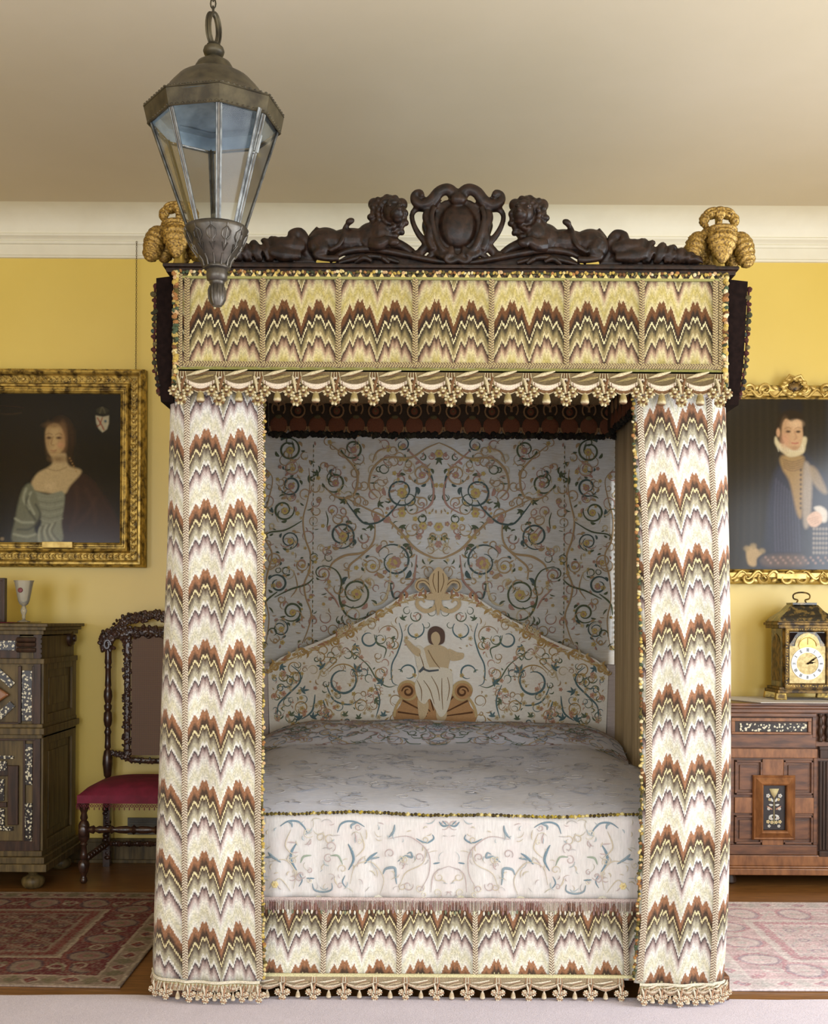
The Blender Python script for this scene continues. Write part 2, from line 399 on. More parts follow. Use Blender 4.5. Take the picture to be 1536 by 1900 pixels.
mb = MB(); mb.box(LX, LX + .022, FY, WY - .03, 0, .135); struct(mb.build('baseboard_left', M_cab))
mb = MB(); mb.box(RX - .022, RX, FY, WY - .03, 0, .135); struct(mb.build('baseboard_right', M_cab))

# ---------------------------------------------------------------- carpets
def carpet_mat(name, bs=420):
    return vcol(name, 0.95, bs, 0.5, 0.25, spec=.1)
M_rug = carpet_mat('woven_rug_pile'); M_carpet = None
def mk_carpet():
    m, nt, b = smat('pale_pink_grey_carpet'); tc = N(nt, 'ShaderNodeTexCoord')
    n1 = noise(nt, tc.outputs['Object'], 260, 3, .7); n2 = noise(nt, tc.outputs['Object'], 5, 4, .6)
    c = mixc(nt, 1.0, ramp(nt, n1, [(0.25, S(190, 180, 190)), (.7, S(226, 217, 226))]), ramp(nt, n2, [(0.3, .95), (.7, 1.03)]), 'MULTIPLY')
    nt.links.new(c, b.inputs['Base Color']); b.inputs['Roughness'].default_value = .97; b.inputs['Specular IOR Level'].default_value = .1
    bump(nt, b, n1, .7, .003); return m
mb = MB(); nx = 90
top = [(LX + .2 + (RX - LX - .4) * i / nx, 4.0 + .006 * math.sin(i * .7) + rnd.uniform(-.003, .003)) for i in range(nx + 1)]
vs = []; fs = []
for (x, y) in top: vs += [(x, FY + .2, .009), (x, y - .004, .009), (x, y, .001), (x, FY + .19, .001)]
for i in range(nx): 
    a = i * 4
    fs += [(a, a + 4, a + 5, a + 1), (a + 1, a + 5, a + 6, a + 2), (a + 3, a + 7, a + 4, a)]
mb.add(vs, fs)
tag(mb.build('fitted_carpet', mk_carpet(), origin=(0, 2, 0)), 'pale pinkish grey plain carpet spread in front of the canopy bed', 'carpet')
def rug(name, x0, x1, y0, y1, pal, label, seed, wav=0):
    rs = np.random.RandomState(seed); nx = int((x1 - x0) / .0065); ny = int((y1 - y0) / .0065)
    Xs, Ys = np.meshgrid(np.linspace(0, x1 - x0, nx + 1), np.linspace(0, y1 - y0, ny + 1)); Wd, H = x1 - x0, y1 - y0
    ex = np.minimum(Xs, Wd - Xs); ey = np.minimum(Ys, H - Ys); e = np.minimum(ex, ey); along = np.where(ex < ey, Ys, Xs)
    Xw = Xs; Ws = lambda a, b, c_: np.sin(a * 23 + c_) * np.sin(b * 31 + c_ * 2) * .006 + np.sin(a * 61 + 2 * c_) * np.sin(b * 53) * .004
    dXs = Ws(Xs, Ys, 1.0 + seed); dYs = Ws(Ys, Xs, 2.0 + seed); Xs, Ys = Xs + dXs * .8, Ys + dYs; ex = np.clip(ex + dXs * .5, 0, 9); ey = np.clip(ey + dYs * .5, 0, 9); e = np.minimum(ex, ey); along = along + dXs
    c = np.zeros(Xs.shape + (3,)); P = {k: np.array(S(*v)[:3]) for k, v in pal.items()}
    def put(mask, k): c[mask] = P[k]
    c[:] = P['red']
    # field lattice of small flowers
    u = (Xs / .09) ; v = (Ys / .075); r = np.hypot((u % 1) - .5, (v % 1) - .5); par = (np.floor(u) + np.floor(v)) % 2
    put((r < .38) & (par == 0), 'tan'); put((r < .26) & (par == 0), 'rust'); put((r < .12), 'cream'); put((r > .34) & (r < .42) & (par == 1), 'olive')
    put((np.abs(((u + v) % 2) - 1) < .09), 'tan'); put((np.abs(((u - v) % 2) - 1) < .07), 'olive'); put((r < .3) & (par == 1) & (r > .17), 'navy')
    m = e < .42; put(m, 'tan'); q = (along / .03) % 1
    put(m & (np.abs(e - .385) < .014 + .012 * np.abs(q * 2 - 1)), 'rust'); put((e < .345) & (e > .33), 'cream')
    m = (e < .33) & (e > .12); put(m, 'red'); s = (along / .24) % 1; er = (e - .225) / .09; rr = np.hypot((s - .5) * 3.2, er)
    put(m & (rr < 1.15), 'rust'); put(m & (rr < .95), 'navy' ); put(m & (rr < .78), 'tan'); put(m & (rr < .5), 'pink'); put(m & (rr < .24), 'olive')
    s2 = ((along + .12) / .24) % 1; r2 = np.hypot((s2 - .5) * 3.6, er * 1.5); put(m & (r2 < .55), 'cream'); put(m & (r2 < .35), 'red')
    put(m & (np.abs(np.sin(along * 60) * .5 - er) < .13) & (rr > 1.15), 'olive')
    put((e < .12) & (e > .108), 'cream'); m = (e < .108) & (e > .02); put(m, 'tan')
    tr = np.abs(((along / .075) % 1) * 2 - 1); put(m & (np.abs((e - .064) / .044) < tr), 'olive'); s3 = (along / .15) % 1
    d = np.abs((s3 - .5) * 3) + np.abs((e - .064) / .044); put(m & (d < .95), 'cream'); put(m & (d < .7), 'rust'); put(m & (d < .3), 'navy')
    put(e < .02, 'cream'); put(e < .008, 'tan')
    Xs, Ys = np.meshgrid(np.linspace(0, x1 - x0, nx + 1), np.linspace(0, y1 - y0, ny + 1))
    nz = rs.rand(*Xs.shape); big = rs.rand(ny // 12 + 3, nx // 12 + 3)
    bg = np.kron(big, np.ones((12, 12)))[:ny + 1, :nx + 1]; mixm = (nz < .3)
    c[mixm] = c[mixm] * .35 + P['tan'] * .65; c *= (.78 + .34 * rs.rand(*Xs.shape))[..., None] * (.9 + .16 * bg)[..., None]
    rowv = (.86 + .22 * rs.rand(ny + 1))[:, None, None]; c = np.clip(c * rowv, 0, 1)
    vs = []; k = 0
    Z = .008 + .0015 * np.sin(Xs * 3.1 + Ys * 2) 
    yy = Ys + y0 + wav * .012 * np.sin(Xs * 4.2 + 1) * (1 - Ys / H)
    V = np.stack([Xs + x0, yy, Z], -1).reshape(-1, 3).tolist()
    cc = np.concatenate([c, np.ones(c.shape[:2] + (1,))], -1).reshape(-1, 4)
    fs = []
    for j in range(ny):
        for i in range(nx): a = j * (nx + 1) + i; fs.append((a, a + 1, a + nx + 2, a + nx + 1))
    mb = MB(); mb.v = V; mb.f = fs; mb.vc = cc; mb.u = [(p[0], p[1]) for p in V]; mb.m = [0] * len(fs)
    o = mb.build(name, M_rug, origin=((x0 + x1) / 2, (y0 + y1) / 2, 0), solid=.0068, smooth=180)
    return tag(o, label, 'rug')
rug('oriental_rug', -3.3, -1.07, 4.10, 5.50, dict(red=(110, 58, 62), rust=(126, 70, 68), tan=(146, 128, 114), cream=(176, 162, 144), olive=(122, 114, 92), navy=(92, 70, 78), pink=(150, 108, 104)),
    'worn dark red patterned rug on the floorboards left of the bed', 3, 1)
rug('oriental_rug', 1.165, 3.3, 4.10, 5.39, dict(red=(222, 196, 202), rust=(206, 164, 174), tan=(226, 212, 214), cream=(234, 224, 224), olive=(212, 206, 206), navy=(186, 168, 182), pink=(226, 204, 208)),  # window light washing over the rug is mixed into this pale palette
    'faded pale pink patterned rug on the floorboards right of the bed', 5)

# ---------------------------------------------------------------- paintings
def sstep(d, w): return np.clip(.5 - d / w, 0, 1)
class Paint:
    def __init__(s, x0, x1, y0, y1, step, base):
        s.nx = int((x1 - x0) / step); s.ny = int((y1 - y0) / step)
        s.X, s.Y = np.meshgrid(np.linspace(x0, x1, s.nx + 1), np.linspace(y1, y0, s.ny + 1)); s.c = np.zeros(s.X.shape + (3,)); s.c[:] = base
        s.rs = np.random.RandomState(4)
    def blend(s, m, col): m = m[..., None]; s.c = s.c * (1 - m) + np.array(col) * m
    def ell(s, cx, cy, rx, ry, col, soft=3, rot=0, a=1.0):
        x = s.X - cx; y = s.Y - cy; c, n = math.cos(rot), math.sin(rot); x, y = x * c + y * n, -x * n + y * c
        d = (np.hypot(x / rx, y / ry) - 1) * min(rx, ry); s.blend(sstep(d, soft) * a, col)
    def poly(s, P, col, soft=3, a=1.0, smooth=True):
        if smooth: P = [tuple(p)[:2] for p in catmull([(p[0], p[1], 0) for p in P], 5, True)]
        ins = np.zeros(s.X.shape, bool); dm = np.full(s.X.shape, 1e9); n = len(P)
        for i in range(n):
            (ax, ay), (bx, by) = P[i], P[(i + 1) % n]
            if ay != by: ins ^= ((ay > s.Y) != (by > s.Y)) & (s.X < (bx - ax) * (s.Y - ay) / (by - ay) + ax)
            L = (bx - ax) ** 2 + (by - ay) ** 2 + 1e-9; t = np.clip(((s.X - ax) * (bx - ax) + (s.Y - ay) * (by - ay)) / L, 0, 1)
            dm = np.minimum(dm, np.hypot(s.X - ax - t * (bx - ax), s.Y - ay - t * (by - ay)))
        s.blend(sstep(np.where(ins, -dm, dm), soft) * a, col)
    def line(s, P, w, col, soft=1.5, a=1.0):
        P = [tuple(p)[:2] for p in catmull([(p[0], p[1], 0) for p in P], 5)]; dm = np.full(s.X.shape, 1e9)
        for (ax, ay), (bx, by) in zip(P[:-1], P[1:]):
            L = (bx - ax) ** 2 + (by - ay) ** 2 + 1e-9; t = np.clip(((s.X - ax) * (bx - ax) + (s.Y - ay) * (by - ay)) / L, 0, 1)
            dm = np.minimum(dm, np.hypot(s.X - ax - t * (bx - ax), s.Y - ay - t * (by - ay)))
        s.blend(sstep(dm - w / 2, soft) * a, col)
    def build(s, name, pl, mat, parent):
        for _ in range(2):
            q = np.pad(s.c, ((1, 1), (1, 1), (0, 0)), 'edge'); s.c = (q[1:-1, 1:-1] * 2 + q[:-2, 1:-1] + q[2:, 1:-1] + q[1:-1, :-2] + q[1:-1, 2:]) / 6
        s.c *= (.94 + .1 * s.rs.rand(*s.X.shape))[..., None]
        cc = np.concatenate([np.clip(s.c, 0, 1), np.ones(s.c.shape[:2] + (1,))], -1).reshape(-1, 4)
        mb = MB(); V = np.stack([pl.o[0] + (s.X - pl.rx) * pl.k, np.full(s.X.shape, pl.d), pl.o[2] - (s.Y - pl.ry) * pl.k], -1).reshape(-1, 3).tolist(); n = s.nx + 1
        mb.v = V; mb.f = [(j * n + i, j * n + i + 1, (j + 1) * n + i + 1, (j + 1) * n + i) for j in range(s.ny) for i in range(s.nx)]
        mb.vc = cc; mb.u = [(p[0], p[2]) for p in V]; mb.m = [0] * len(mb.f)
        return mb.build(name, mat, parent, smooth=180)
M_canvas = vcol('old_oil_paint', 0.16, 60, 0.02, 0.1, spec=.32)
def L3(r, g, b): return S(r, g, b)[:3]
# left portrait
pl = Plane(6.15, 120, 866)
pic = thing('framed_portrait', (pl.X(103), 6.2, pl.Z(1050)), 'dark portrait of a woman in silver dress, gilt frame, left wall', 'painting')
p = Paint(-22, 226, 727, 1009, 1.0, L3(15, 13, 10))
f = lambda P: [(x / 4.523, 660 + y / 4.523) for x, y in P]
p.ell(60, 880, 90, 130, L3(34, 27, 19), 90, a=.6); p.ell(165, 960, 60, 60, L3(34, 20, 14), 50, a=.5)
p.poly(f([(560, 1140), (640, 1010), (740, 1010), (860, 1150), (980, 1350), (1000, 1560), (520, 1560), (520, 1350)]), L3(48, 28, 20), 8)
for a_, b_ in (((640, 1100), (600, 1450)), ((720, 1120), (800, 1400)), ((800, 1200), (640, 1420))): p.line(f([a_, ((a_[0] + b_[0]) / 2 + 30, (a_[1] + b_[1]) / 2), b_]), 5, L3(64, 40, 28), 10, .7)
p.ell(508 / 4.523, 660 + 690 / 4.523, 27, 40, L3(52, 35, 20), 8)       # hair
p.poly(f([(560, 640), (600, 760), (620, 900), (640, 980), (570, 960), (545, 820)]), L3(44, 30, 18), 6)
p.poly(f([(440, 830), (545, 820), (556, 880), (590, 930), (685, 970), (590, 1090), (535, 1165), (390, 1150), (270, 1125), (268, 1060), (320, 985), (400, 940), (440, 900)]), L3(176, 152, 108), 5)
p.poly(f([(388, 610), (440, 572), (500, 585), (535, 660), (540, 760), (495, 825), (440, 850), (400, 800), (380, 700)]), L3(178, 148, 100), 4)
p.ell(525 / 4.523, 660 + 700 / 4.523, 7, 24, L3(150, 112, 74), 9, a=.7); p.ell(490 / 4.523, 660 + 868 / 4.523 , 15, 6, L3(120, 92, 58), 8, a=.8); p.ell(402 / 4.523, 660 + 700 / 4.523, 4, 20, L3(130, 98, 62), 8, a=.6); p.ell(450 / 4.523, 660 + 585 / 4.523, 16, 5, L3(110, 80, 48), 7, a=.7)
p.ell(112, 826, 6, 5, L3(190, 130, 96), 7, a=.5)
for ex in (410, 492): p.ell(ex / 4.523, 660 + 690 / 4.523, 4.6, 2.2, L3(70, 46, 28), 2.5); p.line(f([(ex - 28, 664), (ex, 652), (ex + 28, 664)]), 1.2, L3(100, 74, 44), 2, .8)
p.line(f([(445, 680), (428, 740), (450, 752)]), 1.6, L3(130, 98, 62), 2.4); p.line(f([(428, 794), (448, 799), (472, 793)]), 1.8, L3(142, 88, 66), 2.6); p.ell(450 / 4.523, 660 + 812 / 4.523, 7, 2, L3(140, 108, 70), 3, a=.6)
p.line(f([(400, 950), (480, 965), (560, 935)]), 1.0, L3(120, 96, 64), 1.6); p.ell(424 / 4.523, 902, 9, 8, L3(196, 170, 126), 8, a=.5)
p.poly(f([(275, 1140), (400, 1165), (540, 1150), (520, 1400), (520, 1560), (310, 1560), (350, 1400), (310, 1260)]), L3(122, 122, 100), 4)
for k in range(7): p.line(f([(310 + k * 5, 1190 + k * 30), (420, 1205 + k * 32), (530, 1185 + k * 30)]), 1.2, L3(88, 88, 70) if k % 2 else L3(142, 142, 118), 2.5, .8)
p.poly(f([(200, 1110), (265, 1080), (330, 1240), (345, 1340), (290, 1440), (310, 1560), (110, 1560), (130, 1380), (160, 1220)]), L3(104, 104, 82), 5)
for q in ([(220, 1120), (200, 1210), (245, 1290)], [(130, 1370), (190, 1400), (280, 1400)], [(120, 1500), (220, 1520), (300, 1500)], [(260, 1150), (240, 1220), (290, 1330)]): p.line(f(q), 3.5, L3(160, 160, 134), 4, .8)
for q in ([(240, 1180), (220, 1260), (300, 1380)], [(150, 1460), (240, 1460), (290, 1430)], [(300, 1250), (340, 1330), (310, 1420)]): p.line(f(q), 3, L3(50, 48, 36), 4, .8)
for k in range(6): p.line(f([(470 - k * 26, 1400 + k * 8), (440 - k * 22, 1480), (500 - k * 34, 1555)]), 2.4, L3(160, 158, 132) if k % 2 else L3(84, 82, 64), 3, .8)
for k in range(6): p.ell((585 + k * 11) / 4.523, 660 + (860 + k * 22) / 4.523, 1.3, 1.3, L3(150, 112, 60), 1.2)
p.poly(f([(800, 500), (860, 512), (912, 500), (910, 570), (895, 615), (858, 642), (825, 610), (805, 560)]), L3(168, 158, 130), 2, smooth=False)
p.line(f([(815, 520), (850, 580), (870, 620)]), 2.4, L3(128, 52, 28)); p.line(f([(855, 520), (835, 575), (815, 590)]), 2.0, L3(128, 52, 28)); p.ell(882 / 4.523, 660 + 548 / 4.523, 2.5, 2.5, L3(60, 80, 90), 1.5)
p.ell(855 / 4.523, 660 + 460 / 4.523, 11, 6, L3(58, 54, 38), 4, a=.7); p.line(f([(835, 480), (855, 430), (880, 480)]), 1.5, L3(90, 84, 60), 2)
p.line(f([(0, 490), (90, 492), (180, 480)]), 1.0, L3(70, 50, 26), 2, .7); p.line(f([(0, 425), (120, 430), (200, 440)]), 1.0, L3(58, 34, 22), 2, .7)
p.ell(22 / 4.523, 660 + 1540 / 4.523, 3.5, 3, L3(130, 110, 80), 2)
p.build('painted_canvas', Plane(6.165, 120, 866), M_canvas, pic)
mb = MB(); k = pl.k; x0, x1, z0, z1 = pl.X(-20), pl.X(223), pl.Z(1007), pl.Z(729)
mb.sweep_frame(x0, x1, z0, z1, 6.2, [(-.004, .03), (0, .05), (.006, .055), (.012, .05), (.030, .05), (.034, .066), (.044, .070), (.050, .056), (.056, .044), (.092, .046), (.098, .05), (.1, .072), (.108, .08), (.118, .078), (.124, .066), (.132, .05), (.134, 0)])
fr = mb.build('gilt_frame', M_gold, pic, smooth=30)
mb = MB(); R_ = random.Random(5)
def along_frame(x0, x1, z0, z1, off, step):
    out = []
    for (ax, az, bx, bz) in ((x0 - off, z0 - off, x1 + off, z0 - off), (x1 + off, z0 - off, x1 + off, z1 + off), (x1 + off, z1 + off, x0 - off, z1 + off), (x0 - off, z1 + off, x0 - off, z0 - off)):
        L = math.hypot(bx - ax, bz - az); n = max(1, int(L / step))
        for i in range(n): out.append((ax + (bx - ax) * (i + .5) / n, az + (bz - az) * (i + .5) / n, math.atan2(bz - az, bx - ax), i))
    return out
for (x, z, a, i) in along_frame(x0, x1, z0, z1, .074, .034):
    ca, sa = math.cos(a), math.sin(a)
    for q in (-1, 1):
        pts = [(x + ca * t * .016 - sa * q * (.003 + .011 * math.sin(t * PI * .8)), 6.148 - .004 * math.sin(t * PI), z + sa * t * .016 + ca * q * (.003 + .011 * math.sin(t * PI * .8))) for t in np.linspace(-.9, .9, 6)]
        mb.tube(pts, [.001, .005, .0055, .0045, .001], 6)
    if i % 4 == 1: mb.ell((x, 6.146, z), (.011, .008, .011))
    else: mb.ell((x + ca * R_.uniform(-.006, .006), 6.147, z + sa * R_.uniform(-.006, .006)), (.005, .006, .005), nu=8, nv=5)
mb.build('frame_carving', M_goldb, fr)
mb = MB()
for (x, z, a, i) in along_frame(x0, x1, z0, z1, .021, .0085): mb.ell((x, 6.148, z), .0036, nu=6, nv=4)
for (x, z, a, i) in along_frame(x0, x1, z0, z1, .127, .0095): mb.ell((x, 6.142, z), .004, nu=6, nv=4)
mb.build('frame_beading', M_gold, fr)
mb = MB(); mb.box(pl.X(82), pl.X(138), 6.12, 6.15, pl.Z(1017), pl.Z(1006)); mb.build('name_plate', M_goldb, fr, bevel=.001)
# picture chain from the rail
mb = MB(); cx = pl.X(248)
zt, zb = 3.455, z1 + .13
for i in range(int((zt - zb) / .012)):
    z = zb + .012 * i; r = .0035
    pts = [(cx + (r * math.cos(t) if i % 2 else 0), 6.185 + (0 if i % 2 else r * math.cos(t)), z + .006 + .0075 * math.sin(t)) for t in np.linspace(0, 2 * PI, 7)[:-1]]
    mb.tube(pts, .0013, 4, closed=True)
tag(mb.build('picture_chain', M_goldd, origin=(cx, 6.185, zb)), 'thin brass chain holding the left portrait from the cornice', 'chain')

# right portrait
pr = Plane(6.15, 1480, 900)
pic = thing('framed_portrait', (pr.X(1480), 6.2, pr.Z(1088)), 'portrait of a young man in white ruff, scroll-carved gilt frame, above the clock', 'painting')
p = Paint(1340, 1622, 738, 1060, 1.0, L3(34, 28, 21))
f = lambda P: [(1340 + x / 4.316, 680 + y / 4.316) for x, y in P]
for k in range(40): xx = 1345 + k * 7.1; p.line([(xx, 735), (xx + p.rs.rand() * 4, 900), (xx, 1062)], 3, L3(44, 37, 29) if k % 2 else L3(27, 22, 18), 5, .5)
p.poly([(1537, 735), (1625, 735), (1625, 1062), (1540, 1062)], L3(58, 64, 76), 20, .6, smooth=False)  # blue-grey window glare painted into the right part of the canvas
p.poly(f([(440, 800), (520, 690), (660, 690), (760, 800), (860, 900), (980, 1100), (1000, 1640), (300, 1640), (330, 1420), (380, 1100)]), L3(34, 34, 44), 10)
p.poly(f([(400, 900), (470, 820), (560, 1040), (620, 1200), (640, 1480), (400, 1500), (360, 1200)]), L3(46, 47, 62), 12, .8)
for k in range(9): p.line(f([(430 + k * 22, 900 + k * 20), (420 + k * 24, 1200), (430 + k * 24, 1480)]), 1.2, L3(92, 88, 108), 4, .5)
p.poly(f([(470, 720), (640, 715), (650, 830), (640, 1180), (600, 1180), (540, 930), (480, 820)]), L3(152, 122, 76), 6)
for k in range(5): p.line(f([(478 + k * 4, 740 + k * 18), (560, 765 + k * 18), (645, 740 + k * 18)]), 1.5, L3(92, 66, 46), 2, .8)
for k in range(9): p.ell(1340 + 628 / 4.316, 680 + (830 + k * 38) / 4.316, 2, 2.5, L3(60, 46, 34), 2)
p.poly(f([(650, 800), (700, 790), (720, 900), (700, 1250), (650, 1250)]), L3(158, 142, 122), 6, .9)
p.poly(f([(700, 800), (760, 830), (840, 1000), (800, 1010), (720, 920)]), L3(150, 128, 96), 6, .8)
p.poly(f([(425, 560), (480, 620), (660, 560), (665, 640), (640, 700), (540, 725), (470, 680), (420, 620)]), L3(196, 180, 140), 3)
for k in range(12): p.line(f([(440 + k * 18, 610 + (20 if k % 2 else 40)), (450 + k * 18, 680)]), 1.2, L3(226, 214, 182), 1.6, .8)
p.ell(1340 + 545 / 4.316, 680 + 330 / 4.316, 22, 22, L3(26, 24, 28), 6); p.poly(f([(428, 560), (432, 440), (480, 370), (560, 350), (630, 380), (652, 460), (650, 540), (560, 480)]), L3(34, 24, 18), 3)
p.poly(f([(478, 470), (505, 420), (550, 440), (590, 424), (628, 440), (636, 480), (642, 560), (622, 640), (576, 672), (515, 640), (478, 560)]), L3(190, 152, 112), 3); p.ell(1340 + 500 / 4.316, 680 + 560 / 4.316, 8, 26, L3(158, 120, 84), 10, a=.55); p.ell(1340 + 585 / 4.316, 680 + 460 / 4.316, 12, 7, L3(212, 178, 138), 8, a=.6); p.ell(1340 + 580 / 4.316, 680 + 655 / 4.316, 9, 4, L3(150, 112, 82), 5, a=.6)
p.ell(1340 + 445 / 4.316, 680 + 530 / 4.316, 3.4, 8, L3(190, 146, 108), 2)
p.ell(1340 + 500 / 4.316, 680 + 590 / 4.316, 8, 12, L3(206, 150, 118), 9, a=.5)
for ex in (525, 605): p.ell(1340 + ex / 4.316, 680 + 522 / 4.316, 4.4, 2.2, L3(62, 42, 34), 2); p.line(f([(ex - 26, 498), (ex, 488), (ex + 24, 498)]), 1.1, L3(112, 78, 54), 1.6, .8)
p.line(f([(575, 520), (590, 575), (570, 585)]), 1.6, L3(164, 118, 86), 2); p.line(f([(555, 612), (580, 617), (604, 612)]), 2.2, L3(166, 84, 76), 2)
p.poly(f([(735, 1130), (790, 1118), (840, 1160), (835, 1240), (790, 1240), (770, 1180)]), L3(206, 196, 180), 4)
p.poly(f([(680, 1210), (740, 1160), (790, 1180), (800, 1240), (750, 1285), (700, 1270)]), L3(204, 168, 140), 3)
for k in range(4): p.line(f([(690 + k * 12, 1225 + k * 14), (730 + k * 12, 1210 + k * 12), (770, 1200 + k * 16)]), 1.0, L3(150, 112, 90), 1.5, .8)
p.poly(f([(200, 1460), (250, 1440), (300, 1480), (320, 1500), (280, 1540), (270, 1600), (215, 1590), (195, 1520)]), L3(170, 142, 96), 4)
for q in ((200, 1460), (320, 1480), (250, 1440)): p.ell(1340 + q[0] / 4.316, 680 + q[1] / 4.316, 6, 5, L3(148, 126, 84), 4, a=.8)
p.poly(f([(340, 1520), (640, 1510), (650, 1600), (350, 1600)]), L3(96, 78, 68), 8, .8)
for k in range(26): p.ell(1340 + (350 + k * 20) / 4.316, 680 + (1530 + 22 * (k % 3)) / 4.316, 2.2, 2.2, L3(140, 110, 96), 2)
for k in range(30): p.ell(1340 + (735 + 25 * (k % 5)) / 4.316, 680 + (1300 + 38 * (k // 5)) / 4.316, 2.4, 2.8, L3(136, 124, 112), 2)
p.build('painted_canvas', Plane(6.165, 1480, 900), M_canvas, pic)
x0, x1, z0, z1 = pr.X(1343), pr.X(1618), pr.Z(1057), pr.Z(740)
mb = MB(); mb.sweep_frame(x0, x1, z0, z1, 6.2, [(-.003, .03), (0, .046), (.006, .05), (.010, .044), (.02, .036), (.05, .04), (.064, .05), (.072, .046), (.078, .03), (.08, 0)])
fr = mb.build('gilt_frame', M_gold, pic, smooth=30)
mb = MB(); R_ = random.Random(9)
def cscroll(cx, cz, s, fl, y=6.145, up=1):
    pts = []
    for t in np.linspace(0, 1, 16):
        a = -PI * .2 + t * PI * 1.9; r = s * (1 - .55 * t)
        pts.append((cx + fl * (s * .2 + r * math.cos(a)), y - .006 * math.sin(t * PI), cz + up * r * math.sin(a)))
    mb.tube(pts, [.003, .009, .010, .007, .005, .008], 7); mb.ell(pts[-1], .009, nu=8, nv=6)
for s_, z_, up in ((1, z1, 1), (-1, z0, -1)):
    xx = x0 + .02; i = 0
    while xx < x1:
        cscroll(xx, z_ + up * .048, .034, 1 if i % 2 else -1, up=up)
        wv = [(xx + t * .11, 6.148, z_ + up * (.03 + .022 * math.sin(t * 2 * PI + i))) for t in np.linspace(0, 1, 9)]
        mb.tube(wv, [.003, .008, .009, .006, .003], 6)
        mb.ell((xx + .05, 6.15, z_ + up * .06), (.02, .008, .012), rot=(-.5 if i % 2 else .5) * up); xx += .105; i += 1
for zz in np.arange(z0, z1, .1): 
    for X_ in (x0 - .045, x1 + .045): cscroll(X_, zz, .03, 1 if X_ < 0 else -1)
cxx = pr.X(1472)
for k in range(12):
    a = 2 * PI * k / 12; mb.ell((cxx + .062 * math.cos(a), 6.142, z1 + .065 + .044 * math.sin(a)), (.016, .012, .013), nu=8, nv=6)
mb.ell((cxx, 6.15, z1 + .065), (.05, .02, .034))
for s in (-1, 1): mb.tube([(cxx + s * .05, 6.14, z1 + .1), (cxx + s * .03, 6.135, z1 + .125), (cxx, 6.135, z1 + .115)], [.005, .009, .006], 7)
for zz in (z0 - .03, z1 + .03): mb.box(x0 - .05, x1 + .05, 6.152, 6.17, zz - .012, zz + .012)
for xx in (x0 - .045, x1 + .045): mb.box(xx - .012, xx + .012, 6.152, 6.17, z0 - .03, z1 + .03)
mb.build('frame_carving', M_goldb, fr)
mb = MB()
for k in range(7): mb.ell((cxx + .034 * math.cos(k * .9), 6.134, z1 + .065 + .022 * math.sin(k * .9)), (.011, .006, .007), rot=k)
mb.ell((cxx, 6.137, z1 + .065), (.042, .01, .028)); mb.build('crest_boss', M_goldd, fr)
mb = MB(); mb.box(pr.X(1441), pr.X(1496), 6.135, 6.16, z0 - .052, z0 - .022); mb.build('name_plate', M_goldb, fr, bevel=.002)
# ---------------------------------------------------------------- the canopy bed
BY = 3.96
BP = Plane(BY, 832, 1150); BX = BP.X(832); BH = .99; BK = BP.k
bed = thing('canopy_bed', (BX, BY + 1.1, 0), 'tall four-poster canopy bed with flame-stitch valance, black carved cresting and embroidered headboard', 'bed')
zT = BP.Z(512)
# posts, frame, tester
for sx in (-1, 1):
    for y in (BY + .09, 6.175):
        mb = MB(); x = BX + sx * (BH - .055); r = .045 if y < 5 else .027; r2 = .075 if y < 5 else .03
        mb.box(x - r, x + r, y - r, y + r, .0951, zT - .01); mb.box(x - r2, x + r2, y - r2, y + r2 * .8, .0 if y > 5 else .0095, .095)
        mb.build('bed_post', M_side, bed, bevel=.004, smooth=0)
mb = MB(); mb.box(BP.X(345), BP.X(352 + 0), BY, BY, 0, 0) if False else None
mb.box(BX - .86, BX + .86, BY + .16, BY + .2, .25, .42); mb.box(BX - .9, BX - .86, BY + .16, 6.02, .25, .42); mb.box(BX + .86, BX + .9, BY + .16, 6.02, .25, .42); mb.box(BX - .88, BX + .88, BY + .2, 6.0, .4, .44)
mb.build('bed_frame', M_dkwood, bed, smooth=0)
mb = MB(); mb.box(BX - BH - .01, BX + BH + .01, BY - .045, 6.16, zT - .005, zT + .012); mb.box(BX - BH - .02, BX + BH + .02, BY - .055, 6.17, zT + .012, zT + .024)
mb.build('tester', M_carv, bed, bevel=.003, smooth=0)
mb = MB(); mb.box(BX - .93, BX + .93, BY + .05, 6.1, zT - .05, zT - .02); mb.build('tester_lining', simple('tan_silk_lining', S(150, 126, 92), S(172, 148, 112), .8, scale=8, sc3=(12, 1, 1)), bed)

MULTI = [S(*c) for c in ((186, 158, 78), (206, 186, 124), (96, 84, 42), (160, 112, 64), (58, 60, 38), (196, 162, 118), (110, 74, 42), (214, 200, 156), (72, 84, 60), (176, 150, 84))]
def tuft_line(mb, pts, step, r, jit=.6, pal=MULTI, rows=1, seed=1):
    R = random.Random(seed); L = 0; P = [Vector(p) for p in pts]; mb.tube(P, r * .45, 5, col=pal[2])
    for a, b in zip(P[:-1], P[1:]):
        n = max(1, int((b - a).length / step))
        for i in range(n):
            q = a.lerp(b, (i + .5) / n); c = pal[(int(L * 40) * 7 + R.randint(0, 3)) % len(pal)]; L += (b - a).length / n
            for w in range(rows):
                o = Vector((R.uniform(-1, 1), R.uniform(-1, .3), R.uniform(-1, 1))) * r * jit
                mb.ell(q + o, (r * R.uniform(.7, 1.2), r * .8, r * R.uniform(.7, 1.2)), rot=R.uniform(0, 3), col=c if R.random() < .7 else R.choice(pal), nu=6, nv=4)
